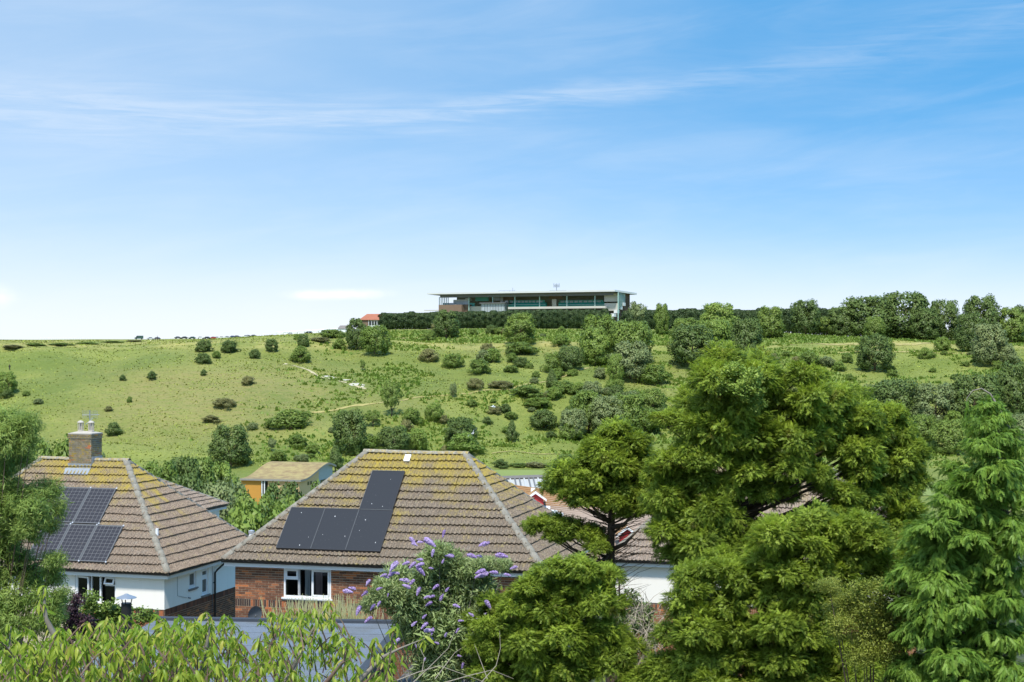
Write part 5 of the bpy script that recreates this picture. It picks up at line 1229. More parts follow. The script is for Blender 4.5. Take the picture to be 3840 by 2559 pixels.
# ------------------------------------------------------------------ garden structures
gar = empty('garage', (0, 0, 0)); tag(gar, 'flat-roofed garage with blue-grey felt and dark edging below the brick house', 'garage')
zG = -8.02
bk = [ray(700, 2337, 46.3), ray(1518, 2337, 46.3)]; P_br = Vector((bk[1].x, 46.3, zG)); P_bl = Vector((bk[0].x - 1.0, 46.9, zG))
dirn = Vector((.075, 1, 0)).normalized(); P_fr = P_br - dirn*10.5; P_fl = P_bl - dirn*10.5
def slab(a, b_, c, d, t, mat, name, par):
    mb = MB(); lo = [v - Vector((0, 0, t)) for v in (a, b_, c, d)]; mb.add([a, b_, c, d, *lo], [(0,1,2,3),(7,6,5,4),(0,4,5,1),(1,5,6,2),(2,6,7,3),(3,7,4,0)]); return mb.build(name, mat, par)
up_ = Vector((0, 0, 1)); slab(P_fl, P_fr, P_br, P_bl, .08, M_['felt'], 'felt_roof', gar)
for k in range(1, 11):
    a, b_ = P_fl.lerp(P_bl, k/11), P_fr.lerp(P_br, k/11); slab(a + up_*.012 - dirn*.02, b_ + up_*.012 - dirn*.02, b_ + up_*.006 + dirn*.06, a + up_*.006 + dirn*.06, .012, M_['felt'], 'felt_lap', gar)
o_ = Vector((dirn.y, -dirn.x, 0))
slab(P_fr - o_*.16 + up_*.07, P_fr + o_*.05 + up_*.07, P_br + o_*.05 + up_*.07, P_br - o_*.16 + up_*.07, .10, M_['feltedge'], 'edge_kerb', gar)
slab(P_bl - dirn*.22 + up_*.08, P_br - dirn*.22 + up_*.08, P_br + dirn*.05 + up_*.08, P_bl + dirn*.05 + up_*.08, .10, M_['feltedge'], 'edge_kerb', gar)
slab(P_fr + o_*.02 + up_*.05, P_fr + o_*.06 + up_*.05, P_br + o_*.06 + up_*.05, P_br + o_*.02 + up_*.05, .34, M_['feltedge'], 'fascia_board', gar)
mb = MB(); q = [P_fl + o_*.3, P_fr - o_*.3, P_br - o_*.3, P_bl + o_*.3]
for a, b_ in zip(q, q[1:] + q[:1]): mb.quad(Vector((a.x, a.y, -12.5)), Vector((b_.x, b_.y, -12.5)), b_ - up_*.09, a - up_*.09)
mb.build('wall', M_['shedwall'], gar)

# stove flue with conical rain cap, standing on a garden shed
fp = ray(474, 2330, 33); sh = empty('garden_shed', (fp.x, fp.y, float(gz(fp.x, fp.y)))); tag(sh, 'dark timber garden shed under the cherry branches', 'shed')
mb = MB(); mb.box(-1.4, 1.2, -1.0, 1.2, -.3, 2.0); mb.build('wall', M_['shedwall'], sh)
mb = MB(); mb.add([(-1.6,-1.2,2.0),(1.4,-1.2,2.0),(1.4,1.4,2.25),(-1.6,1.4,2.25),(-1.6,-1.2,2.08),(1.4,-1.2,2.08),(1.4,1.4,2.33),(-1.6,1.4,2.33)], [(4,5,6,7),(3,2,1,0),(0,1,5,4),(1,2,6,5),(2,3,7,6),(3,0,4,7)]); mb.build('felt_roof', M_['feltedge'], sh)
fl = empty('stove_flue', (fp.x, fp.y, fp.z)); tag(fl, 'black stove flue with a grey conical cowl before the white wall', 'flue'); zt = ray(474, 2262, 33).z - fp.z; zc = ray(474, 2243, 33).z - fp.z
zshed = sh.location.z + 2.1 - fp.z
mb = MB(); mb.tube([(0, 0, zshed), (0, 0, zt)], .105, 16); mb.build('pipe', M_['flue'], fl)
mb = MB(); mb.lathe([(.205, zc), (.20, zc + .012), (.06, zc + .065), (.03, zc + .085), (0, zc + .087)], (0, 0, 0), 24); mb.lathe([(.205, zc), (0, zc + .05)], (0, 0, 0), 24); mb.build('cowl', M_['zinc'], fl)
for k in range(3):
    a = k*2.094 + .6; mb = MB(); mb.tube([(.09*math.cos(a), .09*math.sin(a), zt - .04), (.13*math.cos(a), .13*math.sin(a), zc + .02)], .011, 5); mb.build('bracket', M_['flue'], fl)

# corrugated roof of a low outhouse at the bottom edge
oh_ = empty('outhouse', (0, 0, 0)); tag(oh_, 'low outhouse with weathered corrugated roof below the buddleia', 'outhouse')
A_, B_, C_, D_ = ray(1430, 2620, 31), ray(2060, 2640, 31), ray(1940, 2518, 33.6), ray(1560, 2478, 34.4)
def bq(s, t): return A_.lerp(B_, s).lerp(D_.lerp(C_, s), t)
mb = MB(); n = 150
for k in range(n):
    a, b_ = k/n, (k+1)/n; za, zb = .028*math.sin(k*2*math.pi/5), .028*math.sin((k+1)*2*math.pi/5)
    for j in range(3):
        t0, t1 = j/3, (j+1)/3; stp = .03*(2-j); mb.quad(bq(a, t0) + up_*(za + .012), bq(b_, t0) + up_*(zb + .012), bq(b_, t1) + up_*zb, bq(a, t1) + up_*za)
mb.build('corrugated_roof', M_['asbestos'], oh_)
mb = MB(); q = [v - up_*.06 for v in (A_, B_, C_, D_)]
for a, b_ in zip(q, q[1:] + q[:1]): mb.quad(Vector((a.x, a.y, -11)), Vector((b_.x, b_.y, -11)), b_, a)
mb.build('wall', M_['shedwall'], oh_)

# ------------------------------------------------------------------ foreground conifers
def spray_template(pairs, ang, ln, wid, droop):
    V = []; Fq = []; tip = []
    def kite(a, b_, w, up=.0, tv=(0., 1.)):
        a, b_ = np.array(a), np.array(b_); d = b_ - a; s = np.array([-d[1], d[0], 0]); s = s/(np.linalg.norm(s) + 1e-9)*w; m = a + d*.45
        i = len(V); V.extend([a, m - s, b_, m + s]); Fq.append((i, i+1, i+2, i+3)); tip.extend([tv[0], (tv[0]+tv[1])/2, tv[1], (tv[0]+tv[1])/2])
    kite((0, 0, 0), (1, 0, 0), wid*.8, tv=(0, 1))
    for k in range(pairs):
        t = .12 + .74*k/max(1, pairs-1)
        for sgn in (-1, 1):
            l = ln*(1 - .62*t); a = math.radians(ang + 8*sgn*(k % 2)); kite((t, 0, 0), (t + l*math.cos(a), sgn*l*math.sin(a), 0), wid*(1 - .35*t), tv=(.25*t + .1, .35 + .65*t))
    V = np.array(V, float); V[:, 2] = -droop*V[:, 0]**2 - .18*np.abs(V[:, 1])
    return V, np.array(Fq), np.array(tip)
def frames(d, g, roll=1.0):
    n = len(d); upv = np.tile(np.array([0, 0, 1.]), (n, 1)); s = np.cross(upv, d); s /= np.linalg.norm(s, axis=1)[:, None] + 1e-6
    u = np.cross(d, s); r = g.normal(0, roll, n); c, sn = np.cos(r)[:, None], np.sin(r)[:, None]
    return d, s*c + u*sn, u*c - s*sn
def assemble(tpl, p, d, sc, g, roll=.7, lc=None):
    V, Fq, tip = tpl; n = len(p); X, Y, Z = frames(d, g, roll)
    W_ = p[:, None, :] + sc[:, None, None]*(V[None, :, 0:1]*X[:, None, :] + V[None, :, 1:2]*Y[:, None, :] + V[None, :, 2:3]*Z[:, None, :])
    Fa = (Fq[None] + (np.arange(n)*len(V))[:, None, None]).reshape(-1, Fq.shape[1])
    base = lc if lc is not None else g.uniform(0, .55, n)
    return W_.reshape(-1, 3), Fa, np.clip(base[:, None] + tip[None]*.75 + g.normal(0, .06, (n, 1)), 0, 1).ravel()
def bough_mesh(name, seed, mat, n=1100, style='cypress'):
    """a rounded tuft of sprays, radius about 1, thicker on its outer and upper side"""
    g = np.random.default_rng(seed)
    tpl = spray_template(5, 42, .42, .055, .35) if style == 'cypress' else spray_template(7, 34, .34, .036, .55)
    if style == 'cypress':
        # sub-tufts so that the foliage gathers in small flat fans with dark gaps between
        k = 60; cd = g.normal(size=(k, 3)); cd[:, 2] = np.abs(cd[:, 2])*.9 - .25; cd /= np.linalg.norm(cd, axis=1)[:, None]; cr = g.uniform(.35, .80, k)
        ix = g.integers(0, k, n); d = cd[ix] + g.normal(0, .42, (n, 3)); d /= np.linalg.norm(d, axis=1)[:, None]
        p = cd[ix]*cr[ix][:, None]*np.array([1, 1, .8]) + g.normal(0, .085, (n, 3)); lc = g.uniform(0, .5, k)[ix] + g.uniform(-.05, .15, n)
        sc = g.uniform(.15, .30, n)
    else:
        k = 48; cd = g.normal(size=(k, 3)); cd[:, 2] = np.abs(cd[:, 2])*.6 - .15; cd /= np.linalg.norm(cd, axis=1)[:, None]; cr = g.uniform(.30, .75, k)
        ix = g.integers(0, k, n); t = g.uniform(0, 1, n); d = cd[ix]*np.array([1, 1, .4]) + g.normal(0, .30, (n, 3)); d[:, 2] -= .30 + .35*t; d /= np.linalg.norm(d, axis=1)[:, None]
        p = cd[ix]*(cr[ix]*(.4 + .8*t))[:, None]; p[:, 2] -= .25*t*t; lc = g.uniform(.05, .5, k)[ix] + g.uniform(-.05, .15, n); sc = g.uniform(.18, .36, n)
    V, Fa, C = assemble(tpl, p, d, sc, g, .55, lc); nv_ = len(tpl[0])
    cn = np.repeat(p*1.1 + cd[ix]*.5 + np.array([0, 0, .30]) + g.normal(0, .48, p.shape), nv_, 0)
    return np_mesh(name, V, Fa, mat, C, nrm=cn)
CYP = [bough_mesh('bough', 300+i, M_['f_cyp']) for i in range(5)]
LEY = [bough_mesh('bough', 330+i, M_['f_ley'], 900, 'ley') for i in range(5)]
def conifer(name, trunk, lobes, d0, label, meshes, Rx, per=4, depth=1.0, cat='conifer', bs=.62, branch=True, seed=1, back=.85):
    """trunk: D-pixel polyline; lobes: (x, y, rx, ry) in D pixels; a crown with real depth round the trunk"""
    g = random.Random(seed); px = d0/3737.0; base = rayD(trunk[-1][0], trunk[-1][1], d0); zg = float(gz(base.x, d0)); root = empty(name, (base.x, d0, zg)); tag(root, label, cat); o0 = root.location.copy()
    tp = [rayD(x, y, d0) - o0 for x, y in trunk]; tp.append(Vector((tp[-1].x, 0, -.2)))
    tp = tp[::-1]; n = len(tp); mb = MB(); mb.tube(tp, [.17*(1 - .80*i/(n-1)) for i in range(n)], 9); mb.build('trunk', M_['bark'], root, True)
    xc = sum(t[0] for t in trunk)/len(trunk); alll = []
    for (x, y, rx, ry) in lobes:
        off = max(0, 1 - ((x - xc)/Rx)**2)**.5*Rx*px*depth
        fwd = -off*g.uniform(.35, .85); alll.append((x, y, rx, ry, fwd))
        if g.random() < back: alll.append((x + g.uniform(-20, 20), y + g.uniform(-10, 10), rx*1.1, ry*1.1, off*g.uniform(.05, .8)))
    def trunk_at(z):
        for a, b_ in zip(tp, tp[1:]):
            if a.z <= z <= b_.z: return a.lerp(b_, (z - a.z)/max(1e-6, b_.z - a.z))
        return tp[-1] if z > tp[-1].z else tp[0]
    for (x, y, rx, ry, fw) in alll:
        c = rayD(x, y, d0 + fw) - o0; r_x, r_z = rx*px, ry*px
        if branch:
            s = trunk_at(c.z - .9*abs(c.x - trunk_at(c.z).x)*.5 - .2); m = s.lerp(c, .55) + Vector((g.uniform(-.1, .1), g.uniform(-.1, .1), -.10)); ln_ = (c - s).length
            mb = MB(); mb.tube([s, m, c], [.018 + .008*ln_, .012 + .004*ln_, .005], 6); mb.build('branch', M_['bark'], root, True)
        for k in range(per if fw <= 0 else 2):
            a = g.uniform(0, 6.28); e = g.uniform(-.55, 1.0); rr = .52 if k else .15
            q = c + Vector((r_x*rr*math.cos(a)*math.cos(e), r_x*rr*math.sin(a)*math.cos(e)*.9, r_z*rr*math.sin(e)))
            s_ = bs*g.uniform(.82, 1.15); M = Matrix.Translation(q) @ Matrix.Rotation(g.uniform(0, 6.28), 4, 'Z') @ Matrix.Rotation(g.gauss(0, .30), 4, 'X') @ Matrix.Diagonal((r_x*s_, r_x*s_, (r_x*.4 + r_z*.6)*s_, 1))
            inst('bough', g.choice(meshes), root, M)
    return root, o0, px
# tall cypress mass, the biggest tree
LB = [(1665,838,48,40),(1720,845,42,42),(1640,880,56,50),(1695,892,60,52),(1745,885,46,50),(1600,925,56,48),(1655,945,62,52),(1715,950,62,54),(1755,930,40,44),(1545,962,36,24),(1512,965,22,16),(1585,985,46,40),(1640,1000,60,50),(1700,1010,60,50),(1750,990,46,46),
      (1830,880,44,34),(1872,878,36,34),(1800,935,54,50),(1850,935,56,50),(1905,925,50,44),(1950,912,34,30),(1810,1000,56,52),(1870,1000,56,50),(1930,980,54,48),(1985,960,46,40),(2030,960,40,36),(2010,1010,54,48),(2068,995,34,46),(1945,1040,54,48),(2090,1040,40,44),(2050,1070,56,52),(1985,1090,54,48),(2100,1110,34,46),(2050,1130,50,46),(1990,1150,50,40),
      (1640,1060,56,46),(1590,1050,50,42),(1540,1075,48,44),(1500,1100,36,40),(1560,1120,56,52),(1615,1130,54,54),(1520,1160,46,48),(1580,1190,56,52),(1640,1180,46,50),(1540,1235,46,44),(1600,1250,54,48),(1645,1245,40,44),(1730,1085,50,44),(1755,1135,44,40),(1740,1050,44,40),
      (1830,1080,46,44),(1880,1085,44,40),(1800,1130,36,34),(1920,1130,40,34),(2075,1180,40,36),(1690,1130,40,44),(1680,1200,40,50),(1700,1270,50,48),(1565,1275,44,36),(1610,1300,46,40),(1660,1290,44,40),(1900,1180,40,30),(1960,1185,46,34),(2030,1215,46,36),(1745,1215,36,36)]
tb, ob, pxb = conifer('cypress_tree', [(1690,830),(1700,930),(1705,1050),(1700,1200),(1690,1350),(1680,1500)], LB, 33, 'tallest broad cypress with ivy in its top, hiding the white house', CYP, 330, 3, .75, 'conifer', 1.0, seed=3)
# a second stem leaning out of the same mass, nearer lower growth
LD = [(1850,1205,56,36),(1800,1235,60,48),(1860,1260,60,50),(1920,1240,56,46),(1965,1215,50,38),(1760,1290,56,48),(1830,1320,62,50),(1900,1310,60,50),(1960,1280,54,46),(2010,1250,50,42),(1700,1340,56,48),(1770,1370,62,50),(1840,1390,62,50),(1640,1310,48,44),(1600,1350,50,46),(1660,1390,56,48),(1580,1400,50,46),(1620,1450,62,52),(1700,1450,62,50),(1780,1450,60,50),
      (1560,1480,50,46),(1600,1525,62,50),(1690,1520,66,52),(1780,1520,66,50),(1860,1470,56,48),(1870,1540,66,48),(1520,1540,46,42),(1950,1500,56,50),(1970,1560,60,48),(1930,1360,48,40),(1900,1420,48,40),(2050,1290,46,40),(2085,1260,40,36),(2030,1330,46,36),(2085,1330,40,36),(1545,1570,50,36),(1640,1580,60,36),(1740,1580,62,38),(1840,1585,62,36),(2050,1530,50,40),(2065,1470,40,40),(1480,1570,40,30),(2050,1575,52,36)]
conifer('cypress_tree', [(1850,1220),(1830,1320),(1810,1420),(1800,1560)], LD, 29, 'lower spreading cypress in front of the tallest one', CYP, 300, 3, .55, 'conifer', 1.0, seed=5)
# cypress on a bare trunk
LA = [(1418,995,34,26),(1400,1025,46,36),(1445,1035,46,38),(1360,1060,46,38),(1420,1075,54,44),(1475,1080,46,42),(1310,1095,42,36),(1290,1125,34,30),(1365,1110,50,40),(1435,1125,52,40),(1480,1145,42,40),(1335,1145,42,28),(1400,1155,46,26),(1450,1175,40,24),
      (1225,1205,22,18),(1258,1210,32,22),(1300,1222,40,24),(1345,1230,38,22),(1285,1240,30,16),(1372,1262,28,20)]
ta, oa, pxa = conifer('cypress_tree', [(1415,1000),(1408,1120),(1403,1250),(1402,1350),(1408,1480)], LA, 35, 'cypress with a bare trunk and one long low bough towards the brick house', CYP, 130, 3, .8, 'conifer', 1.0, seed=7)
g = random.Random(5)
for (x0, y0, x1, y1) in ((1403,1232,1290,1228),(1405,1200,1350,1150),(1404,1270,1345,1310),(1404,1265,1470,1215),(1405,1330,1300,1345),(1404,1215,1460,1180),(1403,1290,1340,1285)):
    a, b_ = rayD(x0, y0, 35) - oa, rayD(x1, y1, 35 - g.uniform(0, .8)) - oa; mb = MB(); mb.tube([a, a.lerp(b_, .5) + Vector((0, 0, -.08)), b_], [.055, .04, .015], 6); mb.build('branch', M_['bark'], ta, True)
mb = MB()
for k in range(170):
    z0 = g.uniform(1165, 1400); a = rayD(1404, z0, 35) - oa; sx = g.choice((-1, 1)); l = g.uniform(.25, 1.05); up = g.uniform(.25, 1.0)
    m = a + Vector((sx*l*.55, g.uniform(-.5, .3), l*up*.45)); e = a + Vector((sx*l, g.uniform(-.8, .3), l*up*(.55 + .5*g.random()))); mb.tube([a, m, e], [.009, .006, .002], 3, cap=False)
tag(mb.build('twigs', M_['bark'], ta), kind='stuff')
# low spreading golden conifer shrub
LF = [(1265,1318,46,30),(1330,1308,48,30),(1390,1330,36,30),(1210,1360,44,34),(1270,1365,56,40),(1340,1360,56,42),(1180,1400,44,34),(1240,1415,54,44),(1310,1420,58,48),(1380,1400,46,44),(1120,1440,36,28),(1165,1450,46,38),(1230,1470,56,46),(1300,1480,58,48),(1370,1470,52,48),(1110,1480,36,34),(1160,1505,50,40),(1230,1530,58,46),(1310,1540,60,46),(1390,1535,52,46),(1430,1500,36,36),(1130,1545,44,34),(1200,1575,54,40),(1300,1580,56,40)]
conifer('juniper_bush', [(1290,1330),(1290,1420),(1285,1540)], LF, 30, 'wide bushy golden-green conifer shrub beside the buddleia', CYP, 190, 3, .8, 'conifer', 1.0, seed=9)
# drooping conifer on the right
LC = [(2268,935,30,26),(2285,965,40,34),(2255,975,30,30),(2300,1010,40,40),(2265,1030,40,34),(2285,1075,56,42),(2235,1090,46,34),(2330,1080,40,44),(2350,1030,26,40),(2205,1120,44,30),(2260,1130,56,40),(2320,1140,56,44),(2190,1165,50,32),(2245,1185,60,42),(2310,1200,60,46),(2160,1210,50,32),(2210,1235,60,40),(2280,1260,62,46),(2345,1250,46,48),(2115,1240,46,34),(2150,1275,56,40),
      (2215,1300,62,44),(2300,1325,64,48),(2100,1310,46,38),(2160,1345,60,42),(2230,1375,64,46),(2320,1400,60,50),(2130,1400,56,42),(2190,1430,64,46),(2270,1455,66,48),(2345,1470,46,50),(2120,1460,50,42),(2180,1500,62,46),(2250,1530,66,48),(2330,1545,60,46),(2110,1540,56,44),(2190,1570,62,40),(2060,1340,30,36)]
tc_, oc, pxc = conifer('weeping_conifer', [(2275,930),(2300,1020),(2305,1150),(2300,1300),(2290,1480)], LC, 25, 'drooping feathery bright green conifer at the right edge', LEY, 240, 3, .75, 'conifer', 1.15, seed=13)
mb = MB(); pts = [rayD(x, y, 25) - oc for x, y in ((2318,985),(2300,945),(2275,905),(2255,893),(2235,898),(2222,915),(2220,940))]; mb.tube(pts, [.022,.018,.013,.010,.008,.006,.003], 5); mb.build('leader_shoot', M_['greybark'], tc_, True)
V, Fa, C = assemble(spray_template(6, 38, .34, .05, .4), np.array([tuple(pts[-1].lerp(pts[-2], k/8)) for k in range(8)]), np.array([(g.gauss(0, .2), g.gauss(0, .3), -1.) for k in range(8)]), np.full(8, .16), np.random.default_rng(2)); inst('bough', np_mesh('bough', V, Fa, M_['f_ley'], C), tc_, Matrix())
# dead bleached twigs among the conifers
dt = empty('dead_branch', (*rayD(1480, 1470, 31).xy, float(gz(rayD(1480, 1470, 31).x, 31)))); tag(dt, 'tangle of bleached dead twigs below the bare trunk', 'branch'); mb = MB(); o0 = dt.location.copy()
for k in range(150):
    a = rayD(g.uniform(1425, 1530), g.uniform(1385, 1550), 31 + g.uniform(-.6, .6)) - o0; d = Vector((g.gauss(0, .3), g.gauss(0, .2), g.gauss(.12, .22))); mb.tube([a, a + d*.5 + Vector((0, 0, .05)), a + d], [.008, .006, .002], 3, cap=False)
for k in range(5):
    a = rayD(1430 + 20*k, 1560, 31) - o0; mb.tube([Vector((a.x, a.y, -.1)), a, rayD(1440 + g.uniform(-10, 80), g.uniform(1380, 1450), 31) - o0], [.03, .02, .006], 5)
mb.build('twigs', M_['deadwood'], dt)
dt2 = empty('dead_branch', (*rayD(1040, 1550, 29).xy, float(gz(rayD(1040, 1550, 29).x, 29)))); tag(dt2, 'pale leafless branch arching over the corrugated roof', 'branch'); o0 = dt2.location.copy(); mb = MB()
for pl_ in ([(900,1568),(960,1545),(1010,1530),(1060,1548),(1120,1570)], [(950,1568),(990,1530),(1030,1490),(1045,1450)], [(1000,1560),(1030,1520),(1045,1500),(1060,1490)], [(1100,1575),(1140,1530),(1150,1490),(1148,1450)], [(970,1545),(975,1510),(960,1480)], [(1120,1560),(1105,1520),(1090,1480)], [(1000,1575),(1080,1552),(1130,1540),(1180,1560)]):
    mb.tube([rayD(x, y, 29) - o0 for x, y in pl_], [.010 - .007*i/(len(pl_)-1) for i in range(len(pl_))], 4)
b0_ = rayD(1000, 1570, 29) - o0; mb.tube([Vector((b0_.x, 0, -.1)), b0_], [.05, .03], 6); mb.build('branches', M_['deadwood'], dt2)

# ------------------------------------------------------------------ leafy clumps
def leaf_template(narrow=.16, fold=.25, droop=.35, seg=3):
    V = []; Fq = []; tip = []
    for i in range(seg+1):
        t = i/seg; w = narrow*math.sin(math.pi*(.06 + .90*t))**.8; z = -droop*t*t; V += [(t, -w, z + fold*w), (t, 0, z), (t, w, z + fold*w)]; tip += [.1*t, .2*t, .1*t]
    for i in range(seg):
        a = i*3; Fq += [(a, a+3, a+4, a+1), (a+1, a+4, a+5, a+2)]
    return np.array(V, float), np.array(Fq), np.array(tip)
def clump(name, seed, n, tpl, size, mat, dirf, rad=1.0, tufts=14):
    g = np.random.default_rng(seed); k = tufts; c = g.normal(size=(k, 3)); c /= np.linalg.norm(c, axis=1)[:, None]; c *= (rad*g.uniform(.25, .85, k))[:, None]; ix = g.integers(0, k, n)
    p = c[ix] + g.normal(0, .17*rad, (n, 3)); d = dirf(g, p, n); d /= np.linalg.norm(d, axis=1)[:, None]
    V, Fa, C = assemble(tpl, p, d, size*g.uniform(.6, 1.25, n), g, .9, g.uniform(.1, .6, k)[ix] + g.uniform(-.1, .25, n)); cn = np.repeat(p + np.array([0, 0, .35]) + g.normal(0, .35, p.shape), len(tpl[0]), 0)
    return np_mesh(name, V, Fa, mat, C, nrm=cn)
hang = lambda g, p, n: p*.6 + g.normal(0, .6, (n, 3)) + np.array([0, 0, -.18])
outw = lambda g, p, n: p*1.2 + g.normal(0, .55, (n, 3)) + np.array([0, 0, .15])
EUC = [clump('leaf_clump', 400+i, 520, leaf_template(.085, .2, .25, 2), .30, M_['f_euc'], hang, tufts=20) for i in range(4)]
BUD = [clump('leaf_clump', 420+i, 420, leaf_template(.13, .3, .30, 2), .34, M_['f_bud'], outw, tufts=22) for i in range(3)]
SHR = [clump('leaf_clump', 440+i, 620, leaf_template(.30, .2, .1, 2), .13, M_['f_shrub'], outw, tufts=26) for i in range(3)]
IVY = [clump('leaf_clump', 450+i, 230, leaf_template(.38, .2, .2, 2), .24, M_['f_ivy'], outw, tufts=14) for i in range(2)]
def leafy(name, d0, lobes, meshes, label, cat, stems, per=3, mat=None, seed=1, bs=.8, bark='bark', back=.4, fw=.5, stem=True):
    g = random.Random(seed); px = d0/3737; bx = sum(l[0] for l in lobes)/len(lobes) if not stems else stems[0][0]; base = rayD(bx, 1500, d0); root = empty(name, (base.x, d0, float(gz(base.x, d0)))); tag(root, label, cat); o0 = root.location.copy(); mb = MB()
    for (x, y, rx, ry) in lobes:
        offs = [-g.uniform(.1, 1)*fw] + ([g.uniform(.1, 1)*fw] if g.random() < back else [])
        for of in offs:
            c = rayD(x, y, d0 + of) - o0
            s = Vector((g.uniform(-.1, .1), g.uniform(-.1, .1), -.1)); mid = Vector((c.x*.35, c.y*.4, c.z*.5))
            if stem: mb.tube([s, mid, c.lerp(mid, .4) + Vector((0, 0, .05)), c], [.030, .016, .010, .004], 5)
            for k in range(per):
                a, e = g.uniform(0, 6.28), g.uniform(-.8, .9); rr = .5 if k else .1; q = c + Vector((rx*px*rr*math.cos(a)*math.cos(e), rx*px*rr*math.sin(a)*math.cos(e), ry*px*rr*math.sin(e))); s_ = bs*g.uniform(.8, 1.15)
                o = inst('leaf_clump', g.choice(meshes), root, Matrix.Translation(q) @ Matrix.Rotation(g.uniform(0, 6.28), 4, 'Z') @ Matrix.Rotation(g.gauss(0, .3), 4, 'X') @ Matrix.Diagonal((rx*px*s_, rx*px*s_, ry*px*s_, 1)))
                if mat: set_mat(o, mat)
                if meshes is IVY or meshes is BUD or meshes is EUC or meshes is SHR: o['kind'] = 'stuff'
    if stem: mb.build('stems', M_[bark], root, True)
    return root, o0
LW = [(20,960,50,40),(60,975,40,36),(15,1010,46,44),(70,1010,36,40),(10,1065,36,40),(45,1055,36,36),(20,1120,36,40),(70,1130,50,34),(120,1125,44,34),(25,1160,46,40),(80,1175,50,40),(130,1165,30,34),(20,1210,46,40),(75,1225,46,36),(110,1205,30,26),(20,1265,46,40),(55,1290,36,36),(15,1320,40,40),(120,1285,34,32),(70,1330,44,40),(125,1325,30,34),(30,1375,46,40),(90,1380,46,40),(135,1370,26,30),(20,1430,46,40),(80,1430,46,36),(125,1415,30,30),(10,1480,40,36),(-30,1000,50,50),(-40,1130,50,60),(-40,1260,50,60),(-40,1400,50,60)]
we, oe = leafy('willow_leaved_tree', 26, LW, EUC, 'narrow-leaved airy tree at the left edge before the white house', 'tree', [(-40, 1500)], 4, seed=21, bs=.86, fw=.9)
mb = MB()
for pl_ in ([(-40,1500),(-30,1200),(0,1110),(40,1060),(75,1010)], [(-30,1250),(20,1200),(70,1150),(120,1115)], [(-35,1350),(20,1320),(80,1300),(120,1280)], [(-40,1420),(30,1400),(90,1360),(130,1325)]): mb.tube([rayD(x, y, 26) - oe for x, y in pl_], [.09 - .08*i/(len(pl_)-1) for i in range(len(pl_))], 6)
mb.build('branch', M_['bark'], we, True)
LBd = [(1010,1275,30,30),(1040,1300,30,30),(985,1310,30,34),(920,1330,36,34),(960,1350,40,38),(1010,1345,46,40),(1060,1330,40,40),(1095,1310,26,28),(1120,1300,20,22),(1160,1300,18,18),(900,1370,34,32),(945,1395,46,42),(1005,1400,52,46),(1060,1385,50,46),(1105,1360,40,40),(870,1380,26,26),(960,1440,46,42),(1020,1450,52,46),(1075,1435,46,44),(1110,1420,36,34),(980,1490,44,40),(1030,1500,50,40),(1080,1490,36,34),(850,1390,20,20),(1000,1540,50,34),(1060,1535,36,30),(880,1345,24,22)]
bu, obu = leafy('buddleia_bush', 31, LBd, BUD, 'tall buddleia bush with lilac flower spikes before the brick house', 'bush', [(1010, 1560)], 5, seed=23, bs=.90, fw=.6, bark='greybark')
def spike(seed):
    g = np.random.default_rng(seed); n = 420; t = g.uniform(0, 1, n); a = g.uniform(0, 6.28, n); r = .20*np.sin(np.pi*(.10 + .84*t))**.7*(1.05 - .45*t)*g.uniform(.75, 1.1, n); p = np.stack([t, r*np.cos(a), r*np.sin(a)], 1); p[:, 2] -= .22*t*t
    nrm = np.stack([np.full(n, .15), np.cos(a), np.sin(a)], 1) + g.normal(0, .35, (n, 3)); nrm /= np.linalg.norm(nrm, axis=1)[:, None]; u = np.cross(nrm, g.normal(size=(n, 3))); u /= np.linalg.norm(u, axis=1)[:, None]; v = np.cross(nrm, u); s = .048
    V = np.stack([p-u*s, p-v*s, p+u*s, p+v*s], 1).reshape(-1, 3); return np_mesh('flower_spike', V, np.arange(len(V)).reshape(-1, 4), M_['flower'], np.repeat(g.uniform(.1, .9, n), 4))
SPK = [spike(500+i) for i in range(4)]
zx, zy, zk = 1250, 1950, 2.574
FL = [(1060,130,60,60),(770,195,70,-30),(840,210,50,20),(785,232,50,-5),(935,205,110,-15),(955,315,60,60),(835,378,55,-20),(1125,340,70,-20),(1055,397,40,80),(1440,228,70,5),(1475,228,60,20),(1340,340,80,0),(1410,345,50,-30),(1625,335,100,12),(575,440,100,35),(700,412,60,0),(760,430,70,25),(835,425,70,0),(850,485,90,-30),(945,463,40,10),(485,530,55,0),(560,515,70,50),(610,510,50,-20),(515,550,40,0),(690,575,80,-30),(755,598,60,30),(710,635,70,-40),(985,642,60,20),(1095,670,50,70),(815,685,70,50),(330,600,60,40),(140,682,80,10),(185,655,60,-30),(300,705,60,20),(440,660,50,40),(525,725,30,60),(900,740,50,40),(950,735,50,0),(1040,745,60,80),(920,805,60,15),(1420,490,80,0),(1430,520,110,0),(1550,500,70,-25),(1680,525,55,10),(1740,455,60,0),(375,838,60,35),(435,808,50,45),(235,870,80,50),(335,955,70,20),(1500,810,80,-40),(1190,825,60,0),(875,930,45,60),(775,1000,55,60),(875,1015,70,25),(920,1060,80,20),(950,1075,60,60),(1085,1105,50,80),(1195,1065,45,40),(1415,965,60,-50),(1475,1000,60,20),(1335,910,50,-50),(1230,970,45,20),(940,1140,50,-30),(610,1165,60,30),(1000,1185,40,-40),(800,1215,35,-60),(1245,1405,50,60),(1220,1310,40,0),(880,1345,30,80),(1465,905,30,60)]
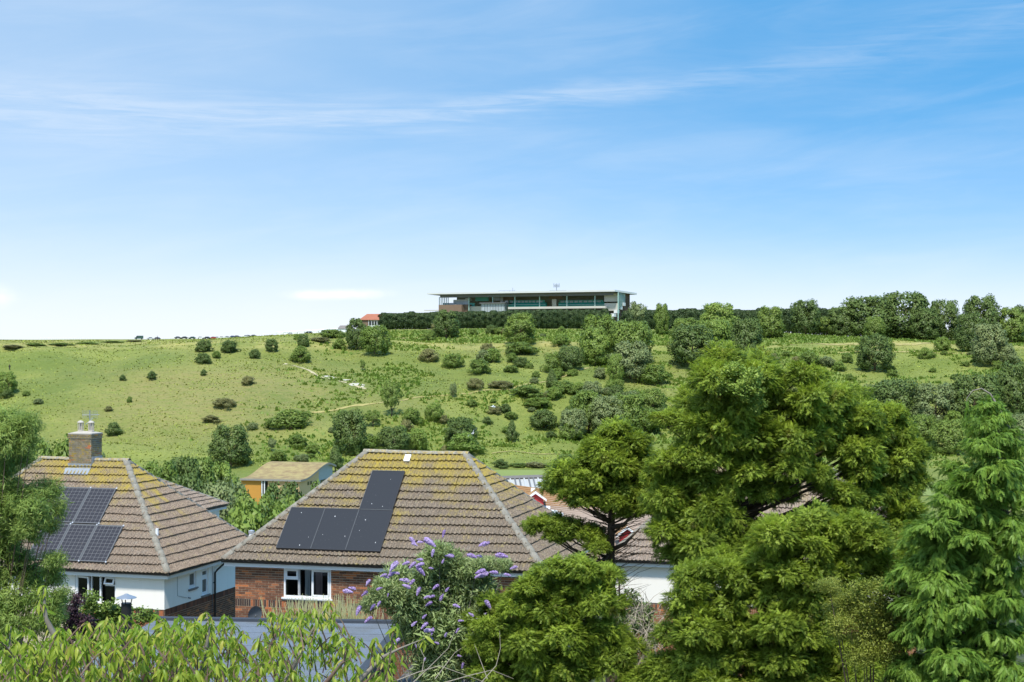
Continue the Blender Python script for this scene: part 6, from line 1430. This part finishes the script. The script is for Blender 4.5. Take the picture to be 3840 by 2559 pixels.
for (x, y, l, a) in FL:
    p = ray(zx + x/zk, zy + y/zk, 31 - R.uniform(.95, 1.35)) - obu; sc = l/zk/F*30.3*1.15; s = R.choice((-1, 1)) if abs(a) < 80 else 1
    d = Vector((math.cos(math.radians(a))*s, R.uniform(-.4, .1), math.sin(math.radians(a))*s if s > 0 else math.sin(math.radians(a))*-1 + .0)).normalized()
    q = d.to_track_quat('X', 'Z').to_matrix().to_4x4(); inst('flower_spike', R.choice(SPK), bu, Matrix.Translation(p - d*sc*.5) @ q @ Matrix.Diagonal((sc, sc*1.25, sc*1.25, 1)))
LS = [(2000,1370,56,36),(2055,1350,50,34),(2100,1375,40,34),(1950,1395,48,36),(2010,1415,56,40),(2065,1405,50,38),(1905,1350,30,22),(1930,1440,46,38),(1990,1465,52,40),(2050,1455,46,38),(2090,1440,36,34),(1985,1515,46,36),(2040,1500,46,36)]
leafy('yellow_shrub', 25.5, LS, SHR, 'small-leaved yellow-green shrub between the cypress and the drooping conifer', 'shrub', [(2000, 1560)], 5, seed=27, bs=.8, fw=.5)
iv, oi = leafy('ivy', 31.0, [(1690,860,32,26),(1720,880,34,28),(1650,890,34,24),(1740,900,28,24),(1700,905,40,24),(1745,935,24,18)], IVY, 'light green ivy trails over the top of the tallest cypress', 'ivy', [(1700, 1500)], 3, seed=29, bs=.9, fw=.25, back=0, stem=False)
leafy('garden_bush', 36, [(190,1425,36,30),(240,1405,34,28),(215,1380,30,24),(280,1420,30,24),(330,1420,34,22),(170,1450,36,30),(230,1450,40,30)], IVY, 'glossy green bush below the white house window', 'bush', [(220, 1500)], 4, mat=M_['f_mid'], seed=31, bs=.8)
leafy('purple_bush', 34, [(180,1385,22,26),(165,1420,26,26),(190,1440,34,24),(160,1460,30,24),(215,1455,26,20)], IVY, 'dark purple-leaved bush behind the cherry branches', 'bush', [(180, 1500)], 4, mat=M_['f_purple'], seed=33, bs=.8)
leafy('garden_bush', 40, [(1455,1380,30,34),(1480,1420,36,36),(1440,1440,34,36),(1500,1460,34,34),(1460,1500,40,36)], IVY, 'soft green undergrowth below the second white wall', 'bush', [(1470, 1560)], 3, mat=M_['f_grey'], seed=35, bs=.8)
# dry tall grass behind the garage
pg = empty('pampas_grass', (*ray(1290, 2330, 47.5).xy, -11.2)); tag(pg, 'pale dry tall grass growing against the brick wall', 'grass'); o0 = pg.location.copy(); V = []; Cc = []
gg = np.random.default_rng(8)
for k in range(420):
    u = gg.choice([gg.normal(1310, 55), gg.normal(1130, 60), gg.normal(1230, 80)]); tip = ray(u + gg.normal(0, 30), gg.uniform(2225, 2330), 47.3 + gg.uniform(-.4, .4)) - o0; b0 = Vector((tip.x*.8 + gg.normal(0, .1), tip.y*.5, 1.2)); m = b0.lerp(tip, .6) + Vector((gg.normal(0, .1), 0, .12)); w = Vector((.014, 0, 0))
    V += [b0-w, b0+w, m+w, m-w, m-w, m+w, tip+w*.3, tip-w*.3]; c = gg.uniform(.2, 1); Cc += [c]*8
me = np_mesh('blades', np.array([tuple(v) for v in V]), np.arange(len(V)).reshape(-1, 4), M_['f_pampas'], np.array(Cc)); tag(inst('blades', me, pg, Matrix()), kind='stuff')

# ------------------------------------------------------------------ cherry in the foreground
D0 = 12.0
ch_root = empty('cherry_tree', (*rayD(430, 1700, D0).xy, float(gz(rayD(430, 1700, D0).x, D0)))); tag(ch_root, 'cherry tree with long drooping bright leaves along the bottom edge', 'tree'); oc0 = ch_root.location.copy()
def cp(x, y, dd=0.0): return rayD(x, y, D0 + dd) - oc0
g = random.Random(77)
stem0 = Vector((0, 0, -.2)); crotch = cp(430, 1760)
mb = MB(); mb.tube([stem0, Vector((.02, .02, crotch.z*.5)), crotch], [.11, .095, .08], 10); mb.build('trunk', M_['greybark'], ch_root, True)
BR = [[(430,1760),(300,1640),(180,1560),(160,1510),(110,1430),(90,1385)], [(430,1760),(200,1660),(60,1580),(20,1500),(25,1440)], [(430,1760),(330,1620),(270,1540),(255,1470),(245,1425)], [(430,1760),(400,1600),(390,1520),(400,1450),(370,1425)], [(430,1760),(450,1600),(470,1520),(480,1450),(475,1410)],
      [(430,1760),(480,1620),(510,1560),(545,1520),(560,1450)], [(430,1760),(560,1620),(600,1540),(620,1490),(640,1440),(665,1400)], [(430,1760),(600,1640),(660,1560),(700,1480),(735,1420),(755,1385)], [(430,1760),(640,1660),(740,1580),(790,1520),(800,1470)], [(430,1760),(700,1680),(800,1600),(850,1560),(855,1500),(860,1470)],
      [(430,1760),(720,1660),(830,1560),(880,1510),(920,1490),(975,1468)], [(430,1760),(620,1650),(690,1580),(650,1520),(630,1480)], [(430,1760),(340,1660),(330,1570),(330,1500),(310,1450)], [(430,1760),(120,1680),(100,1590),(190,1520),(190,1490)], [(430,1760),(760,1680),(880,1600),(890,1560),(905,1440)],
      [(430,1760),(520,1640),(560,1580),(530,1540),(540,1500)], [(160,1510),(130,1470),(105,1420),(100,1365),(102,1350)], [(390,1520),(430,1480),(440,1430)], [(700,1480),(690,1440),(700,1410)], [(20,1500),(0,1460),(-20,1420)]]
tips = []; paths = []
for i, b_ in enumerate(BR):
    dz_ = g.uniform(-1.0, .9); P = [cp(x, y, dz_*min(1, k/2)) for k, (x, y) in enumerate(b_)]; n = len(P); mb = MB(); r0 = .034 if n > 4 else .012
    mb.tube(P, [max(.0035, r0*(1 - k/(n-1))**1.2 + .003) for k in range(n)], 6); mb.build('branch', M_['greybark'] if i % 3 == 1 else M_['cherrybark'], ch_root, True); paths.append((P, dz_))
LT = leaf_template(.145, .35, .45, 5)
leaves = []                                           # (pos, dir, size, yellow)
def whorl(p, n, s=1.0, yellow=.05):
    for k in range(n):
        a = k*6.283/n + g.uniform(-.3, .3); dn = g.uniform(.25, 1.25); d = Vector((math.cos(a), math.sin(a), -dn)).normalized(); leaves.append((p + Vector((g.uniform(-.02, .02), g.uniform(-.02, .02), g.uniform(-.03, .02))), d, .076*s*g.uniform(.6, 1.2), g.random() < yellow))
for P, dz_ in paths:
    whorl(P[-1], 11, 1.0, .10)
    for a, b_ in list(zip(P, P[1:]))[-2:]:
        n = max(2, int((b_ - a).length/.075))
        for k in range(n):
            q = a.lerp(b_, k/n)
            if q.z > cp(0, 1600).z: whorl(q, g.choice((2, 3, 4)), .95, .10)
# side shoots filling the mass at the bottom
def shoots(n, xr, yr, w, s=1.0):
    mbs = MB()
    for k in range(n):
        x, y = g.uniform(*xr), g.uniform(*yr); dd = g.uniform(-1.2, 1.1); e = cp(x, y, dd); a = e + Vector((g.uniform(-.18, .18), g.uniform(-.1, .15), -g.uniform(.12, .30)))
        mbs.tube([a, a.lerp(e, .6) + Vector((0, 0, .02)), e], [.007, .005, .0025], 4, cap=False); whorl(e, g.randint(7, 11), s, .06); whorl(a.lerp(e, .5), 4, s, .05)
    tag(mbs.build('side_shoots', M_['cherrybark'], ch_root), kind='stuff')
shoots(250, (-10, 490), (1445, 1575), 0); shoots(60, (190, 540), (1415, 1470), 0); shoots(100, (480, 910), (1465, 1575), 0, .95); shoots(36, (600, 790), (1400, 1490), 0, .9); shoots(40, (-10, 180), (1470, 1575), 0)
leaves.sort(key=lambda l: l[0].y)
def lmesh(i, mat):
    V, Fq, tip = leaf_template(.125 + .025*i, .30 + .06*i, .35 + .15*i, 5); return np_mesh('leaf', V, Fq, mat, np.clip(tip + .25 + .12*i, 0, 1))
LV = [lmesh(i, M_['f_cherry']) for i in range(3)]; LVy = [lmesh(i, M_['f_cherry_y']) for i in range(2)]
for (p, d, s, yl) in leaves[:300]:
    q = d.to_track_quat('X', 'Z').to_matrix().to_4x4(); inst('leaf', g.choice(LVy if yl else LV), ch_root, Matrix.Translation(p) @ q @ Matrix.Rotation(g.gauss(0, .5), 4, 'X') @ Matrix.Diagonal((s, s, s, 1)))
for yl, mat in ((False, 'f_cherry'), (True, 'f_cherry_y')):
    rs = [l for l in leaves[300:] if l[3] == yl]; gn = np.random.default_rng(4)
    V, Fa, C = assemble(LT, np.array([tuple(l[0]) for l in rs]), np.array([tuple(l[1]) for l in rs]), np.array([l[2] for l in rs]), gn, .5, gn.uniform(-.1, .85, len(rs)))
    tag(inst('foliage', np_mesh('foliage', V, Fa, M_[mat], C), ch_root, Matrix()), kind='stuff')
